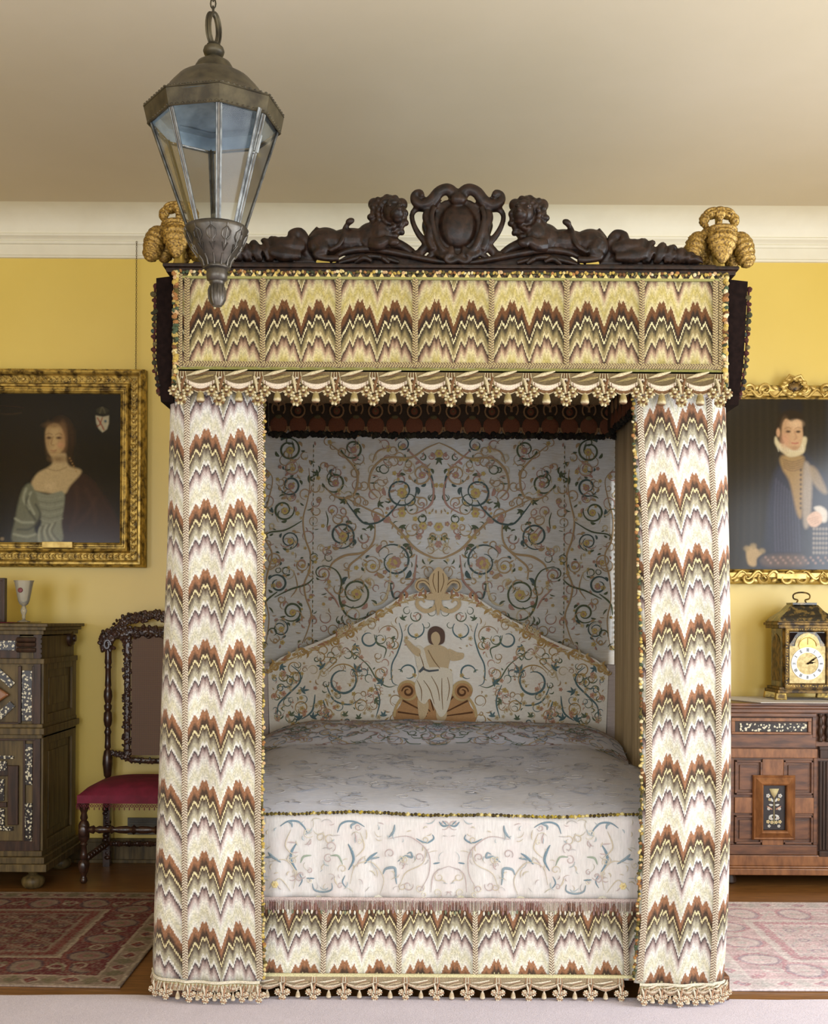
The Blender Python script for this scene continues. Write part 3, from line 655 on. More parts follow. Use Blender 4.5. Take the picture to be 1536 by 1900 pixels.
# front valance -------------------------------------------------
VB = Plane(BY - .035, 832, 1150)
vx0, vx1 = VB.X(318), VB.X(1347); vz0, vz1 = VB.Z(716), VB.Z(508)
br = [345, 485, 625, 767, 908, 1047, 1186, 1322]
def vu(x): return interp(x, [VB.X(b) for b in br], [PW * i for i in range(8)]) if VB.X(345) <= x <= VB.X(1322) else ((x - VB.X(345)) if x < VB.X(345) else PW * 7 + x - VB.X(1322))
def vfn(a, b):
    x = lerp(vx0, vx1, a); z = lerp(vz0, vz1, b)
    return (x, BY - .035 - .004 * math.sin(a * 40) * (1 - b) - .006 * (1 - b), z)
val = None
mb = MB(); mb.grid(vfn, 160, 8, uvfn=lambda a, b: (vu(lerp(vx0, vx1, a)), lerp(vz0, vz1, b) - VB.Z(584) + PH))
val = mb.build('front_valance', M_flame_shade, bed, solid=.01, smooth=180)
def braid(parent, pts, w, name='braid', mat=None, seg=None, y=-.004):
    """flat woven braid along 3-D points, facing the camera side"""
    mb = MB(); P = [Vector(p) for p in pts]; vs = []; uv = []; L = 0; n = len(P)
    for i, p in enumerate(P):
        t = (P[min(i + 1, n - 1)] - P[max(i - 1, 0)]).normalized(); nn = Vector((-t.z, 0, t.x))
        if i: L += (P[i] - P[i - 1]).length
        for k in (-1, 0, 1): vs.append(p + nn * (w / 2 * k) + Vector((0, y - (.004 if k == 0 else 0), 0))); uv.append((k * w / 2, L))
    fs = []
    for i in range(n - 1):
        a = i * 3; fs += [(a, a + 3, a + 4, a + 1), (a + 1, a + 4, a + 5, a + 2)]
    mb.add(vs, fs, None, uv); return mb.build(name, mat or M_braid, parent, smooth=180)
for b in br: braid(val, [(VB.X(b), BY - .045, VB.Z(y)) for y in np.linspace(520, 680, 6)], .019, mat=M_braid_v)
braid(val, [(lerp(VB.X(338), VB.X(1330), t), BY - .045, VB.Z(679)) for t in np.linspace(0, 1, 30)], .018, mat=M_braid_v)
for b in (333, 1332): braid(val, [(VB.X(b), BY - .045, VB.Z(y)) for y in np.linspace(514, 690, 6)], .014, mat=M_braid_v)
M_green = vcol('woven_green_band', .8, 300, .5, .3)
mb = MB(); mb.col = S(150, 146, 88)
mb.box(VB.X(322), VB.X(1342), BY - .05, BY - .04, VB.Z(521), VB.Z(517))
mb.box(VB.X(322), VB.X(1342), BY - .052, BY - .04, VB.Z(693), VB.Z(686), S(128, 124, 66))
for i in range(52):
    x = lerp(VB.X(330), VB.X(1336), i / 51)
    mb.prism([(x - .0085, VB.Z(517)), (x + .0085, VB.Z(517)), (x, VB.Z(509))], BY - .049, BY - .042, S(214, 190, 116))
mb.build('trim_band', M_green, val, smooth=30)
mb = MB(); tuft_line(mb, [(VB.X(320), BY - .044, VB.Z(508)), (VB.X(1345), BY - .044, VB.Z(508))], .0095, .0065, seed=2)
for xx in (324, 1340): tuft_line(mb, [(VB.X(xx), BY - .048, VB.Z(508)), (VB.X(xx), BY - .048, VB.Z(742))], .010, .0095, rows=2, seed=xx)
mb.build('tufted_fringe', M_thread, val)
# side valances, seen edge on
for sx in (-1, 1):
    xo = BX + sx * (BH + .035); mb = MB()
    f_ = .012 if sx > 0 else 0
    P = [(BX + sx * (BH - .005), zT - .002), (xo + sx * (.022 + f_), zT - .01), (xo + sx * (.02), zT - .3), (xo + sx * .003, vz0 - .052), (BX + sx * (BH - .005), vz0 - .052)]
    mb.prism(P, BY + .012, 6.1); sv = mb.build('side_valance', M_darkv, bed, smooth=0)
    mb = MB(); pal = [S(*c) for c in ((52, 50, 30), (80, 70, 40), (70, 32, 26), (38, 34, 26), (60, 70, 60), (96, 84, 50))]
    tuft_line(mb, [(xo + sx * (.028 + f_), BY + .02, zT - .03), (xo + sx * .03, BY + .02, zT - .3), (xo + sx * .01, BY + .02, vz0 - .03)], .022, .0095, pal=pal, rows=2, seed=5)
    for k in range(14):
        y = BY + .1 + k * .14; tuft_line(mb, [(xo + sx * .03, y, zT - .03), (xo + sx * .012, y, vz0 - .04)], .04, .012, pal=pal, seed=k)
    mb.build('tufted_fringe', M_thread, sv)
# tassels (one of each kind, then copies)
crm, oli, brn, gld, drk = S(202, 188, 150), S(150, 132, 84), S(112, 80, 50), S(186, 156, 92), S(60, 44, 30)
def trefoil_mesh(name, parent, s=1.0, pal=(crm, oli, brn, drk)):
    mb = MB(); c, o, b_, d = pal
    for (x, z, r) in ((-.022, -.016, .0155), (.022, -.016, .0155), (0, -.042, .0165), (0, .006, .011)):
        x *= s; z *= s; r *= s
        mb.ell((x, 0, z), (r, r * .62, r), col=o, nu=12, nv=8)
        for q in range(9):      # knotted petals round each pompom
            t = 2 * PI * q / 9 + x * 40; mb.ell((x + r * .86 * math.cos(t), -r * .3, z + r * .86 * math.sin(t)), (r * .33, r * .3, r * .26), rot=-t, col=(c, c, b_)[q % 3], nu=7, nv=5)
        mb.ell((x, -r * .5, z), (r * .52, r * .25, r * .5), col=b_, nu=8, nv=6)
        mb.ell((x, -r * .62, z + r * .16), (r * .36, r * .2, r * .26), col=c, nu=7, nv=5); mb.ell((x, -r * .66, z - r * .22), (r * .3, r * .14, r * .12), col=d, nu=6, nv=4)
    mb.tube([(-.012 * s, 0, .03 * s), (-.006 * s, -.006, .012 * s), (0, -.006, -.02 * s)], [.003 * s, .005 * s, .004 * s], 6, col=c)
    mb.tube([(.012 * s, 0, .03 * s), (.006 * s, -.006, .012 * s), (0, -.006, -.02 * s)], [.003 * s, .005 * s, .004 * s], 6, col=b_)
    return mb.build(name, M_thread, parent, local=True)
def swag_mesh(name, parent, w, s=1.0, pal=(crm, oli, brn)):
    mb = MB(); c, o, b_ = pal
    for q, (dz, rr, cc) in enumerate(((0, .0095, S(222, 206, 184)), (-.013, .006, b_), (-.019, .003, c))):
        pts = [(w / 2 * t, -.004 * math.cos(t * PI / 2) - .004, (-.030 * (1 - t * t) + dz * (1 - abs(t) ** 1.5)) * s) for t in np.linspace(-1, 1, 15)]
        mb.tube(pts, [rr * s * (.25 + .75 * math.cos(t * PI / 2)) for t in np.linspace(-1, 1, 15)], 7, col=cc)
    for k in range(13):
        t = -0.75 + k * .125; x = w / 2 * t; z = -.030 * (1 - t * t) * s
        mb.tube([(x, -.013, z + .004 * s), (x + .001, -.0125, z - .012 * s)], .0011 * s, 4, col=b_ if k % 2 else o)
    mb.tube([(-w * .36, -.012, .002), (-w * .1, -.016, .010 * s), (w * .22, -.012, .022 * s)], [.001, .0065 * s, .002], 6, col=c)
    mb.tube([(-w * .2, -.012, -.012), (w * .1, -.016, -.002 * s), (w * .34, -.012, .004 * s)], [.001, .005 * s, .002], 6, col=o)
    mb.tube([(-w * .3, -.013, .004), (-w * .05, -.017, .004 * s), (w * .25, -.013, .014 * s)], [.001, .0022 * s, .001], 5, col=b_)
    return mb.build(name, M_thread, parent, local=True)
def bell_mesh(name, parent, s=1.0, pal=(crm, oli, brn)):
    mb = MB(); c, o, b_ = pal
    mb.lathe([(.001, .012 * s), (.005 * s, .008 * s), (.004 * s, .001 * s), (.009 * s, -.008 * s), (.0125 * s, -.022 * s), (.0135 * s, -.03 * s), (.010 * s, -.036 * s), (.002, -.038 * s)], (0, 0, 0), 12, cols=[c, b_, c, o, o, c, b_, b_])
    return mb.build(name, M_thread, parent, local=True)
def drop(o, loc, parent, sc=1.0): o.location = Vector(loc) - ORG[parent.name]; o.scale = (sc,) * 3
def tassel_row(parent, pts, w, s=1.0, pal=(crm, oli, brn, drk), ss=None, swags=True):
    """pts: 3-D knot positions"""
    a = trefoil_mesh('trefoil_tassel', parent, s, pal); b = bell_mesh('bell_tassel', parent, s, pal[:3]); ss = ss or s; c = swag_mesh('swag', parent, w, ss, pal[:3]) if swags else None
    P = [Vector(p) for p in pts]
    for i, p in enumerate(P):
        if i == 0: drop(a, p, parent)
        else: inst(a, p, parent, sc=rnd.uniform(.94, 1.05))
    for i, (p, q) in enumerate(zip(P[:-1], P[1:])):
        m = (p + q) / 2; rz = math.atan2(q.y - p.y, q.x - p.x)
        if i == 0:
            drop(b, m + Vector((0, .004, -.014 * s)), parent)
            if c: drop(c, m + Vector((0, .012, .03 * s)), parent); c.rotation_euler = (0, 0, rz)
        else:
            inst(b, m + Vector((0, .004, -.014 * s)), parent, sc=rnd.uniform(.93, 1.05))
            if c: inst(c, m + Vector((0, .012, .03 * s)), parent, rz=rz)
# scalloped cloth behind the tassels
mb = MB(); n = 15; kx = [VB.X(337 + 70.8 * i) for i in range(n)]
P = [(vx0, VB.Z(690)), (vx0, VB.Z(716))]
for i in range(n - 1):
    for t in np.linspace(0, 1, 7)[:-1]: P.append((lerp(kx[i], kx[i + 1], t), VB.Z(722) - .012 * math.sin(t * PI)))
P += [(kx[-1], VB.Z(722)), (vx1, VB.Z(716)), (vx1, VB.Z(690))]
mb.prism(P, BY - .052, BY - .04, S(124, 106, 74))
for i in range(n):      # fans over each knot
    for q in range(-3, 4): mb.tube([(kx[i] + q * .004, BY - .055, VB.Z(694)), (kx[i] + q * .0065, BY - .056, VB.Z(716))], .0018, 4, col=crm if q % 2 else brn)
mb.build('scalloped_border', M_thread, val, smooth=30)
tassel_row(val, [(x, BY - .066, VB.Z(722)) for x in kx], kx[1] - kx[0], 1.12)
# bed skirt ------------------------------------------------------
SP = Plane(BY + .05, 832, 1150)
sbr = [470, 604, 744, 885, 1026, 1164, 1300]
def su(x): return interp(x, [SP.X(b) for b in sbr], [PW * i for i in range(7)])
mb = MB(); sx0, sx1, sz0, sz1 = SP.X(380), SP.X(1290), SP.Z(1815), SP.Z(1664)
mb.grid(lambda a, b: (lerp(sx0, sx1, a), BY + .098 - (.065 + .006 * math.sin(a * 50)) * (1 - b), lerp(sz0, sz1, b)), 120, 8, uvfn=lambda a, b: (su(lerp(sx0, sx1, a)), (lerp(sz0, sz1, b) - SP.Z(1694)) * 1.18 + PH))
skirt = mb.build('bed_skirt', M_flame, bed, solid=.01, smooth=180)
for b in sbr[1:6]: braid(skirt, [(SP.X(b), BY + lerp(.078, .026, t), SP.Z(lerp(1694, 1804, t))) for t in np.linspace(0, 1, 5)], .019)
mb = MB(); mb.box(sx0, sx1, BY + .016, BY + .026, SP.Z(1808), SP.Z(1803), S(214, 206, 160))
P = [(SP.X(440), SP.Z(1808)), (SP.X(440), SP.Z(1824))]; kx = [SP.X(474 + 56.5 * i) for i in range(13)]
for i in range(12):
    for t in np.linspace(0, 1, 6)[:-1]: P.append((lerp(kx[i], kx[i + 1], t), SP.Z(1824) - .01 * math.sin(t * PI)))
P += [(kx[-1], SP.Z(1824)), (kx[-1], SP.Z(1808))]
mb.prism(P, BY + .018, BY + .026, S(160, 142, 114))
for i in range(13):
    for q in range(-2, 3): mb.tube([(kx[i] + q * .004, BY + .016, SP.Z(1808)), (kx[i] + q * .006, BY + .015, SP.Z(1824))], .0018, 4, col=S(222, 214, 190) if q % 2 else S(176, 140, 110))
mb.build('scalloped_border', M_thread, skirt, smooth=30)
LT = (S(222, 212, 190), S(198, 178, 146), S(170, 132, 104), S(110, 84, 62))
tassel_row(skirt, [(x, BY + .005, SP.Z(1828)) for x in kx], kx[1] - kx[0], .70, LT, .5)

# cresting --------------------------------------------------------
CP = Plane(BY + .02, 832, 500)
c0 = CP.X(850)   # axis
def cq(px, py, h=0.0): return CP(px, py, h)
def limb(mb, P, R, seg=10, flat=.8): mb.tube([cq(x, y, h) for x, y, h in P], [r * BK for r in R], seg, flat=flat, nrm=(0, 1, 0))
def lion(fl, axis):
    mb = MB()
    def q(x, y, h=0.0): return (CP.X(axis + fl * (x - 850)), CP.d - h, CP.Z(y))
    def bl(x, y, rx, ry, h=0, d=None, rot=0): mb.ell(q(x, y, h), (rx * BK, (d or min(rx, ry)) * BK, ry * BK), rot=rot * fl, nu=14, nv=10)
    def tb(P, R, flat=.85):
        C = catmull([q(*p) for p in P], 5); mb.tube(C, [r * BK for r in [interp(i / (len(C) - 1), np.linspace(0, 1, len(R)), R) for i in range(len(C))]], 10, flat=flat, nrm=(0, 1, 0))
    bl(604, 452, 33, 28, 0, 26); bl(592, 460, 22, 24, .02, 16)           # rump
    bl(648, 450, 48, 25, 0, 24, -.08); bl(690, 446, 34, 32, 0, 28, -.5)  # belly and chest
    bl(708, 440, 24, 32, .02, 24)
    tb([(590, 452, .025), (600, 470, .035), (588, 480, .035), (606, 487, .04), (630, 487, .04)], [17, 14, 8, 6, 7]); tb([(652, 432, .03), (648, 452, .035), (654, 468, .03)], [3, 3.5, 3]); tb([(668, 434, .03), (666, 452, .035), (670, 466, .03)], [3, 3.5, 3])       # folded hind leg
    tb([(690, 460, .04), (706, 464, .06), (722, 458, .07), (730, 466, .075)], [14, 12, 8, 8]); bl(731, 463, 11, 7, .075)
    tb([(720, 450, .0), (742, 456, .0), (760, 466, 0), (768, 476, 0)], [13, 10, 8, 9]); bl(768, 477, 12, 8, .0)
    tb([(578, 470, 0), (572, 456, -.01), (574, 440, -.01), (590, 428, .02)], [5, 4, 4, 4])
    tb([(612, 474, .045), (628, 466, .05), (638, 450, .045), (640, 432, .035), (648, 420, .03)], [4, 4.5, 4.5, 4.5, 5]); bl(650, 419, 9, 6, .04, 6, -.4)
    # mane and head
    bl(722, 412, 30, 36, .01, 26)
    R = random.Random(3)
    for k in range(26):
        a = 2 * PI * k / 26; rx, ry = 27 + 4 * (k % 2), 33 + 4 * (k % 2)
        bl(720 + rx * math.cos(a), 410 + ry * math.sin(a), 8.5, 6.5, .025 + .01 * R.random(), 8, R.uniform(-1, 1))
    for k in range(16):
        a = 2 * PI * k / 16; bl(722 + 20 * math.cos(a), 408 + 25 * math.sin(a), 6.5, 5, .05, 7, R.uniform(-1, 1))
    for ex in (694, 722, 744): bl(ex, 384 - (6 if ex == 722 else 0), 12, 12, .02, 10)
    bl(729, 404, 19, 21, .05, 20); bl(737, 414, 13, 11, .085, 14); bl(739, 407, 6, 9, .09, 10); bl(741, 409, 5, 3.5, .108, 5)
    bl(738, 424, 9, 5, .078, 9); bl(722, 396, 6, 4, .08, 6); bl(742, 396, 6, 4, .08, 5); bl(731, 390, 13, 6, .07, 8)
    o = mb.build('carved_lion', M_carv, bed, remesh=.0036, soft=1, smooth=180)
    e = MB()
    for ex in (724, 741): e.ell(q(ex, 400, .095), 2.2 * BK, nu=8, nv=6)
    e.build('lion_eye', M_dkwood, o)
lion(1, 850); lion(-1, 848)
# central cartouche
mb = MB(); ax = 848
def mir(fn):
    for s in (1, -1): fn(s)
def qc(s, x, y, h=0): return (CP.X(ax + s * (x - 848)), CP.d - h, CP.Z(y))
pan = [(806, 396), (812, 384), (826, 376), (848, 380), (870, 376), (884, 384), (890, 396), (893, 420), (890, 446), (880, 466), (864, 478), (848, 484), (832, 478), (816, 466), (806, 446), (803, 420)]
mb.prism([(CP.X(x), CP.Z(y)) for x, y in pan], CP.d - .03, CP.d + .03)
mb.prism([(CP.X(x), CP.Z(y)) for x, y in [(788, 388), (908, 388), (914, 420), (900, 462), (884, 484), (812, 484), (796, 462), (782, 420)]], CP.d - .012, CP.d + .03)
mb.ell(cq(848, 425, .025), (35 * BK, .035, 42 * BK), nu=20, nv=14)
def side(s):
    def tb(P, R, flat=.8):
        C = catmull([qc(s, *p) for p in P], 6); mb.tube(C, [interp(i / (len(C) - 1), np.linspace(0, 1, len(R)), R) * BK for i in range(len(C))], 10, flat=flat, nrm=(0, 1, 0))
    tb([(846, 376, .03), (832, 360, .04), (814, 364, .04), (800, 380, .035), (784, 386, .03), (770, 380, .03), (768, 368, .03), (778, 364, .035), (783, 373, .04)], [14, 11, 11, 12, 11, 9, 7, 6, 5])
    tb([(786, 392, .02), (772, 392, .02), (764, 402, .02), (766, 420, .03), (776, 440, .03), (790, 456, .03), (800, 468, .03)], [6, 6, 5, 5, 6, 7, 8])
    tb([(795, 394, .03), (790, 410, .035), (798, 430, .04), (796, 450, .04), (804, 470, .04)], [7, 8, 9, 8, 7])
    tb([(806, 392, .045), (800, 410, .05), (806, 440, .05), (818, 468, .05), (846, 486, .05)], [5, 5, 5, 6, 6])
    tb([(776, 484, .02), (782, 470, .02), (796, 462, .03), (802, 476, .03), (792, 484, .03)], [7, 9, 9, 7, 5])
    tb([(806, 470, .03), (822, 482, .045), (836, 476, .05), (834, 466, .05)], [8, 9, 7, 5])
    tb([(848, 488, .05), (834, 494, .05), (826, 488, .055), (832, 480, .06)], [7, 7, 5, 4])
    mb.ell(qc(s, 772, 478, .02), (12 * BK, .018, 9 * BK), rot=.4 * s)
mir(side)
mb.ell(cq(848, 378, .045), (16 * BK, .02, 11 * BK))
mb.build('carved_cartouche', M_carv, bed, remesh=.0042, soft=1, smooth=180)
# leaf scrolls at both ends and rail under the lions
for s, ax_ in ((1, 849), (-1, 849)):
    mb = MB(); R = random.Random(4)
    def q2(x, y, h=0): return (CP.X(ax_ + s * (x - 849)), CP.d - h, CP.Z(y))
    def tb(P, Rr, flat=.7, seg=9):
        C = catmull([q2(*p) for p in P], 6); mb.tube(C, [interp(i / (len(C) - 1), np.linspace(0, 1, len(Rr)), Rr) * BK for i in range(len(C))], seg, flat=flat, nrm=(0, 1, 0))
    tb([(584, 488, .0), (568, 470, .01), (566, 450, .02), (556, 438, .02), (543, 442, .03), (546, 452, .04)], [7, 8, 10, 11, 9, 6])
    tb([(566, 462, .02), (544, 462, .03), (520, 462, .03), (500, 450, .02)], [10, 16, 17, 8])
    tb([(560, 480, .03), (530, 480, .04), (505, 474, .04)], [8, 14, 10])
    for (lx, ly, L, w, a) in ((540, 474, 30, 9, 2.6), (520, 478, 28, 9, 2.4)):
        for k in (-1, 0, 1):
            a2 = a + k * .35; x1, y1 = lx + L * .5 * math.cos(a2), ly - L * .5 * math.sin(a2); x0, y0 = lx - L * .55 * math.cos(a), ly + L * .55 * math.sin(a)
            tb([(x0, y0, .0), ((x0 + x1) / 2 + 2 * k, (y0 + y1) / 2, .03), (x1, y1, .035), (x1 - 4, y1 + 5, .045)], [w * .3, w * .46, w * .42, w * .2])
    for i, (lx, tp) in enumerate(((536, 454), (517, 447), (498, 450), (478, 454), (459, 458), (441, 464), (425, 471), (411, 479))):
        cy_, ry = (tp + 490) / 2, (492 - tp) / 2 + 2
        mb.ell(q2(lx, cy_, .02 + .008 * (i % 2)), (9.5 * BK, .024, ry * BK), rot=(-.30 if i % 2 else -.18) * s, nu=14, nv=10)
        tb([(lx + 10, 491, .03), (lx + 3, cy_, .045), (lx - 5, tp + 3, .035), (lx - 12, tp + 6, .03)], [3, 4.5, 4.5, 3]); tb([(lx + 2, 491, .035), (lx - 5, cy_ + 4, .045), (lx - 13, tp + 12, .03)], [3, 3.4, 2.5])
    mb.prism([(CP.X(ax_ + s * (x - 849)), CP.Z(y)) for x, y in [(400, 492), (405, 486), (440, 474), (490, 460), (540, 462), (566, 472), (590, 492)]], CP.d - .012, CP.d + .02)
    mb.build('carved_leaf_scroll', M_carv, bed, remesh=.0042, soft=1, smooth=180)
mb = MB()
for s in (1, -1):
    def q3(x, y, h=0): return (CP.X(849 + s * (x - 849)), CP.d - h, CP.Z(y))
    for P, Rr in (([(612, 490, .02), (640, 474, .03), (680, 468, .03), (720, 472, .03), (770, 482, .03), (820, 491, .03), (848, 492, .03)], [4, 6, 7, 7, 6, 6, 6]), ([(630, 494, .03), (690, 482, .035), (740, 492, .03)], [4, 6, 4]), ([(660, 494, .03), (676, 486, .04), (690, 492, .04)], [4, 6, 4]),
                  ([(700, 480, .03), (712, 486, .035), (722, 495, .035)], [4, 6, 4])):
        C = catmull([q3(*p) for p in P], 6); mb.tube(C, [interp(i / (len(C) - 1), np.linspace(0, 1, len(Rr)), Rr) * BK for i in range(len(C))], 8, nrm=(0, 1, 0))
for s in (1, -1): mb.prism([(CP.X(849 + s * (x - 849)), CP.Z(y)) for x, y in ((618, 494), (644, 477), (682, 471), (722, 475), (772, 485), (822, 494))], CP.d - .016, CP.d + .01)
mb.box(CP.X(360), CP.X(1325), CP.d - .02, CP.d + .03, CP.Z(505), CP.Z(492))
mb.box(CP.X(640), CP.X(1058), CP.d - .0, CP.d + .02, CP.Z(496), CP.Z(484))
mb.build('cresting_rail', M_carv, bed, smooth=50)
# gilded plume finials
def lobe(mb, c, r, rot=0.0, taper=.45, nr=9, amp=.11, nu=32, nv=34, yaw=0.0, chev=1.1):
    """one fat drooping feather: a teardrop with chevron barbs"""
    vs = []; ca, sa = math.cos(rot), math.sin(rot); cb, sb = math.cos(yaw), math.sin(yaw)
    for j in range(nv + 1):
        th = PI * j / nv
        for k in range(nu):
            ph = 2 * PI * k / nu; v = math.cos(th); fr = math.cos(ph + PI / 2)
            rid = 1 + amp * math.sin(nr * 2 * PI * (j / nv) * .62 + chev * 6 * abs(fr if abs(fr) < 1 else 1)) * math.sin(th) ** .5
            w = math.sin(th) * (1 - taper * (1 - v) / 2) * rid
            mid = 1 - .10 * math.exp(-(math.cos(ph) / .16) ** 2)
            x, y, z = r[0] * w * math.cos(ph), r[1] * w * math.sin(ph) * mid, r[2] * v
            x, y = x * cb - y * sb, x * sb + y * cb
            vs.append((c[0] + x * ca + z * sa, c[1] + y, c[2] - x * sa + z * ca))
    fs = []
    for j in range(nv):
        for k in range(nu):
            a, b = j * nu + k, j * nu + (k + 1) % nu; fs.append((a, a + nu, b + nu, b))
    mb.add(vs, fs)
def plume(x, y, z):
    o = None; q = BK
    base = MB(); base.lathe([(.020, 0), (.026, .008), (.020, .018), (.017, .035), (.024, .06), (.02, .10), (.014, .15), (.013, .19), (.018, .21)], (x, y, z), 16)
    o = base.build('plume_finial', M_gold, bed, smooth=60)
    def part(lst):
        mb = MB()
        for (dx, dy, dz, rx, ry, rz, rot, tp, nr) in lst: lobe(mb, (x + dx * q, y + dy * q, z + dz * q), (rx * q, ry * q, rz * q), rot, tp, nr)
        return mb
    for (dx, dy, s_) in ((0, -24, 0), (45, -4, 1), (-45, -4, -1), (0, 30, 0), (28, 20, .6), (-28, 20, -.6)):
        big = s_ == 0
        L = [(dx, dy, 46, 36 if big else 20, 19, 36 if big else 32, -.34 * s_, .62 if big else .1, 15)]
        if abs(s_) == 1: L += [(dx * 1.12, dy, 26, 17, 15, 17, -.3 * s_, .1, 8), (dx * .55, dy, 68, 22, 14, 13, .9 * s_, .2, 7)]
        if big: L += [(0, dy * 1.15, 72, 27, 15, 11, 0, .1, 6)]
        part(L).build('gilt_feather', M_plume, o, smooth=180)
    for s_ in (-1, 1):
        part([(s_ * 14, -3, 111, 16, 13, 11, .3 * s_, .1, 7), (s_ * 28, -3, 99, 9.5, 10, 13, -.25 * s_, .1, 7), (s_ * 26, -5, 87, 6, 6, 6, 0, .1, 3)]).build('gilt_feather', M_plume, o, smooth=180)
    part([(0, -10, 108, 14, 9, 14, 0, .5, 8), (0, -4, 92, 6, 6, 12, 0, .1, 5)]).build('gilt_feather', M_plume, o, smooth=180)
    return o
plume(CP.X(1334), BY + .03, CP.Z(503))
plume(CP.X(331), BY + .03, CP.Z(498))

# headcloth, headboard --------------------------------------------
class Emb:
    def __init__(s, mp, axis=None, seed=1): s.mb = MB(); s.mp = mp; s.ax = axis; s.R = random.Random(seed); s.h = .003; s.n = 0; s.lift = 0.0
    def _s(s, pts, w, col, h=None):
        s.n += 1; hh = (h or s.h) + (s.n % 7) * .0003; mp = lambda a, b, c: s.mp(a, b, c + s.lift)
        s.mb.strip(pts, w, mp, hh, col)
        if s.ax is not None: s.mb.strip([(2 * s.ax - x, y) for x, y in pts], w, mp, hh, col)
    def vine(s, P, w, col, n=6): s._s([(p[0], p[1]) for p in catmull([(x, y, 0) for x, y in P], n)], w, col)
    def spiral(s, cx, cy, r, a0, turns, col, w=3.0, d=1, shrink=.25, lead=None):
        n = int(26 * abs(turns)) + 4; pts = []
        for i in range(n + 1):
            t = i / n; a = a0 + d * t * turns * 2 * PI; rr = r * (1 - (1 - shrink) * t); pts.append((cx + rr * math.cos(a), cy + rr * math.sin(a)))
        s._s(pts, [w * .5, w, w * 1.1, w * .8, w * .3], col); return pts[-1]
    def ring(s, cx, cy, r, a0, a1, col, w=3.0): 
        s._s([(cx + r * math.cos(lerp(a0, a1, t)), cy + r * math.sin(lerp(a0, a1, t))) for t in np.linspace(0, 1, 22)], [w * .4, w, w * 1.2, w, w * .3], col)
    def leaf(s, x, y, a, L, w, col, curl=.5):
        pts = []; 
        for t in np.linspace(0, 1, 6): pts.append((x + L * t * math.cos(a + curl * t), y + L * t * math.sin(a + curl * t)))
        s._s(pts, [w * .25, w, w * .9, w * .1], col)
    def acanthus(s, x, y, a, L, col):
        for k, q in ((-.9, .55), (-.3, .85), (.3, 1.0), (.9, .6)): s.leaf(x, y, a + k * .8, L * q, L * .28, col, k * .6)
    def flower(s, x, y, r, c1, c2, petals=6):
        for xx in ((x, 2 * s.ax - x) if s.ax is not None and abs(x - s.ax) > 1 else (x,)):
            for k in range(petals):
                a = 2 * PI * k / petals; px, py = xx + r * .6 * math.cos(a), y + r * .6 * math.sin(a)
                ring = [(px + r * .42 * math.cos(b), py + r * .42 * math.sin(b)) for b in np.linspace(0, 2 * PI, 7)[:-1]]
                s.mb.fan((px, py), ring, s.mp, s.h + .0012 + .0002 * k, c1)
            s.mb.fan((xx, y), [(xx + r * .34 * math.cos(b), y + r * .34 * math.sin(b)) for b in np.linspace(0, 2 * PI, 8)[:-1]], s.mp, s.h + .003, c2)
    def blobp(s, P, col, h=.004, mirror=True, sm=4):
        P = [(p[0], p[1]) for p in catmull([(x, y, 0) for x, y in P], sm, True)] if sm else P
        for Q in ((P, [(2 * s.ax - x, y) for x, y in P][::-1]) if (mirror and s.ax is not None) else (P,)):
            n = len(Q); A = sum(Q[i][0] * Q[(i + 1) % n][1] - Q[(i + 1) % n][0] * Q[i][1] for i in range(n))
            if A > 0: Q = Q[::-1]
            o = [s.mp(x, y, h) for x, y in Q]; b_ = [s.mp(x, y, 0) for x, y in Q]
            s.mb.add(o + b_, [tuple(range(n))[::-1]] + [(i, (i + 1) % n, (i + 1) % n + n, i + n) for i in range(n)], col)
grn, teal, tan, pnk, yel, cr2 = S(84, 94, 66), S(74, 92, 88), S(176, 148, 108), S(178, 138, 122), S(196, 172, 104), S(208, 192, 156)
HP = Plane(6.13, 813, 1080)
hx0, hx1, hz0, hz1 = BX - .992, BX + .992, .5, 2.56
mb = MB(); mb.grid(lambda a, b: (lerp(hx0, hx1, a), 6.13 - .006 * math.sin(a * 31) * math.sin(b * 5 + 1), lerp(hz0, hz1, b)), 90, 40, uvfn=lambda a, b: (a * 2, b * 2))
def cloth_mat(name, c1, c2, c3, sc3=(3, 3, 40), scale=6, rough=.75, s2=9):
    m, nt, b = smat(name); tc = N(nt, 'ShaderNodeTexCoord')
    n1 = noise(nt, tc.outputs['Object'], scale, 5, .7, sc3); n2 = noise(nt, tc.outputs['Object'], s2, 4, .6)
    c = mixc(nt, ramp(nt, n2, [(.45, 0.0), (.7, .5)]), ramp(nt, n1, [(.3, c1), (.65, c2)]), c3)
    nt.links.new(c, b.inputs['Base Color']); b.inputs['Roughness'].default_value = rough; b.inputs['Specular IOR Level'].default_value = .3; b.inputs['Sheen Weight'].default_value = .1
    bump(nt, b, n1, .25, .002); return m
M_hcl = cloth_mat('grey_white_silk_headcloth', S(190, 188, 180), S(222, 222, 220), S(204, 188, 160))
hc = mb.build('headcloth', M_hcl, bed, smooth=180)
E_ = Emb(lambda x, y, h: HP(x, y, h + .007), 813, 2)
E_.h = .003
RI = [(620, 896, 20, grn), (743, 913, 29, teal), (634, 994, 25, teal), (731, 1042, 34, teal), (659, 1101, 29, grn), (535, 836, 22, grn), (538, 902, 19, teal), (526, 948, 20, grn), (537, 1004, 17, teal), (516, 1085, 18, teal),
      (542, 1136, 19, grn), (521, 1167, 16, teal), (653, 834, 19, grn), (560, 1050, 12, tan), (508, 1040, 14, tan), (745, 826, 14, teal), (600, 1066, 13, pnk), (690, 1050, 17, tan), (780, 880, 20, tan), (540, 870, 14, pnk)]
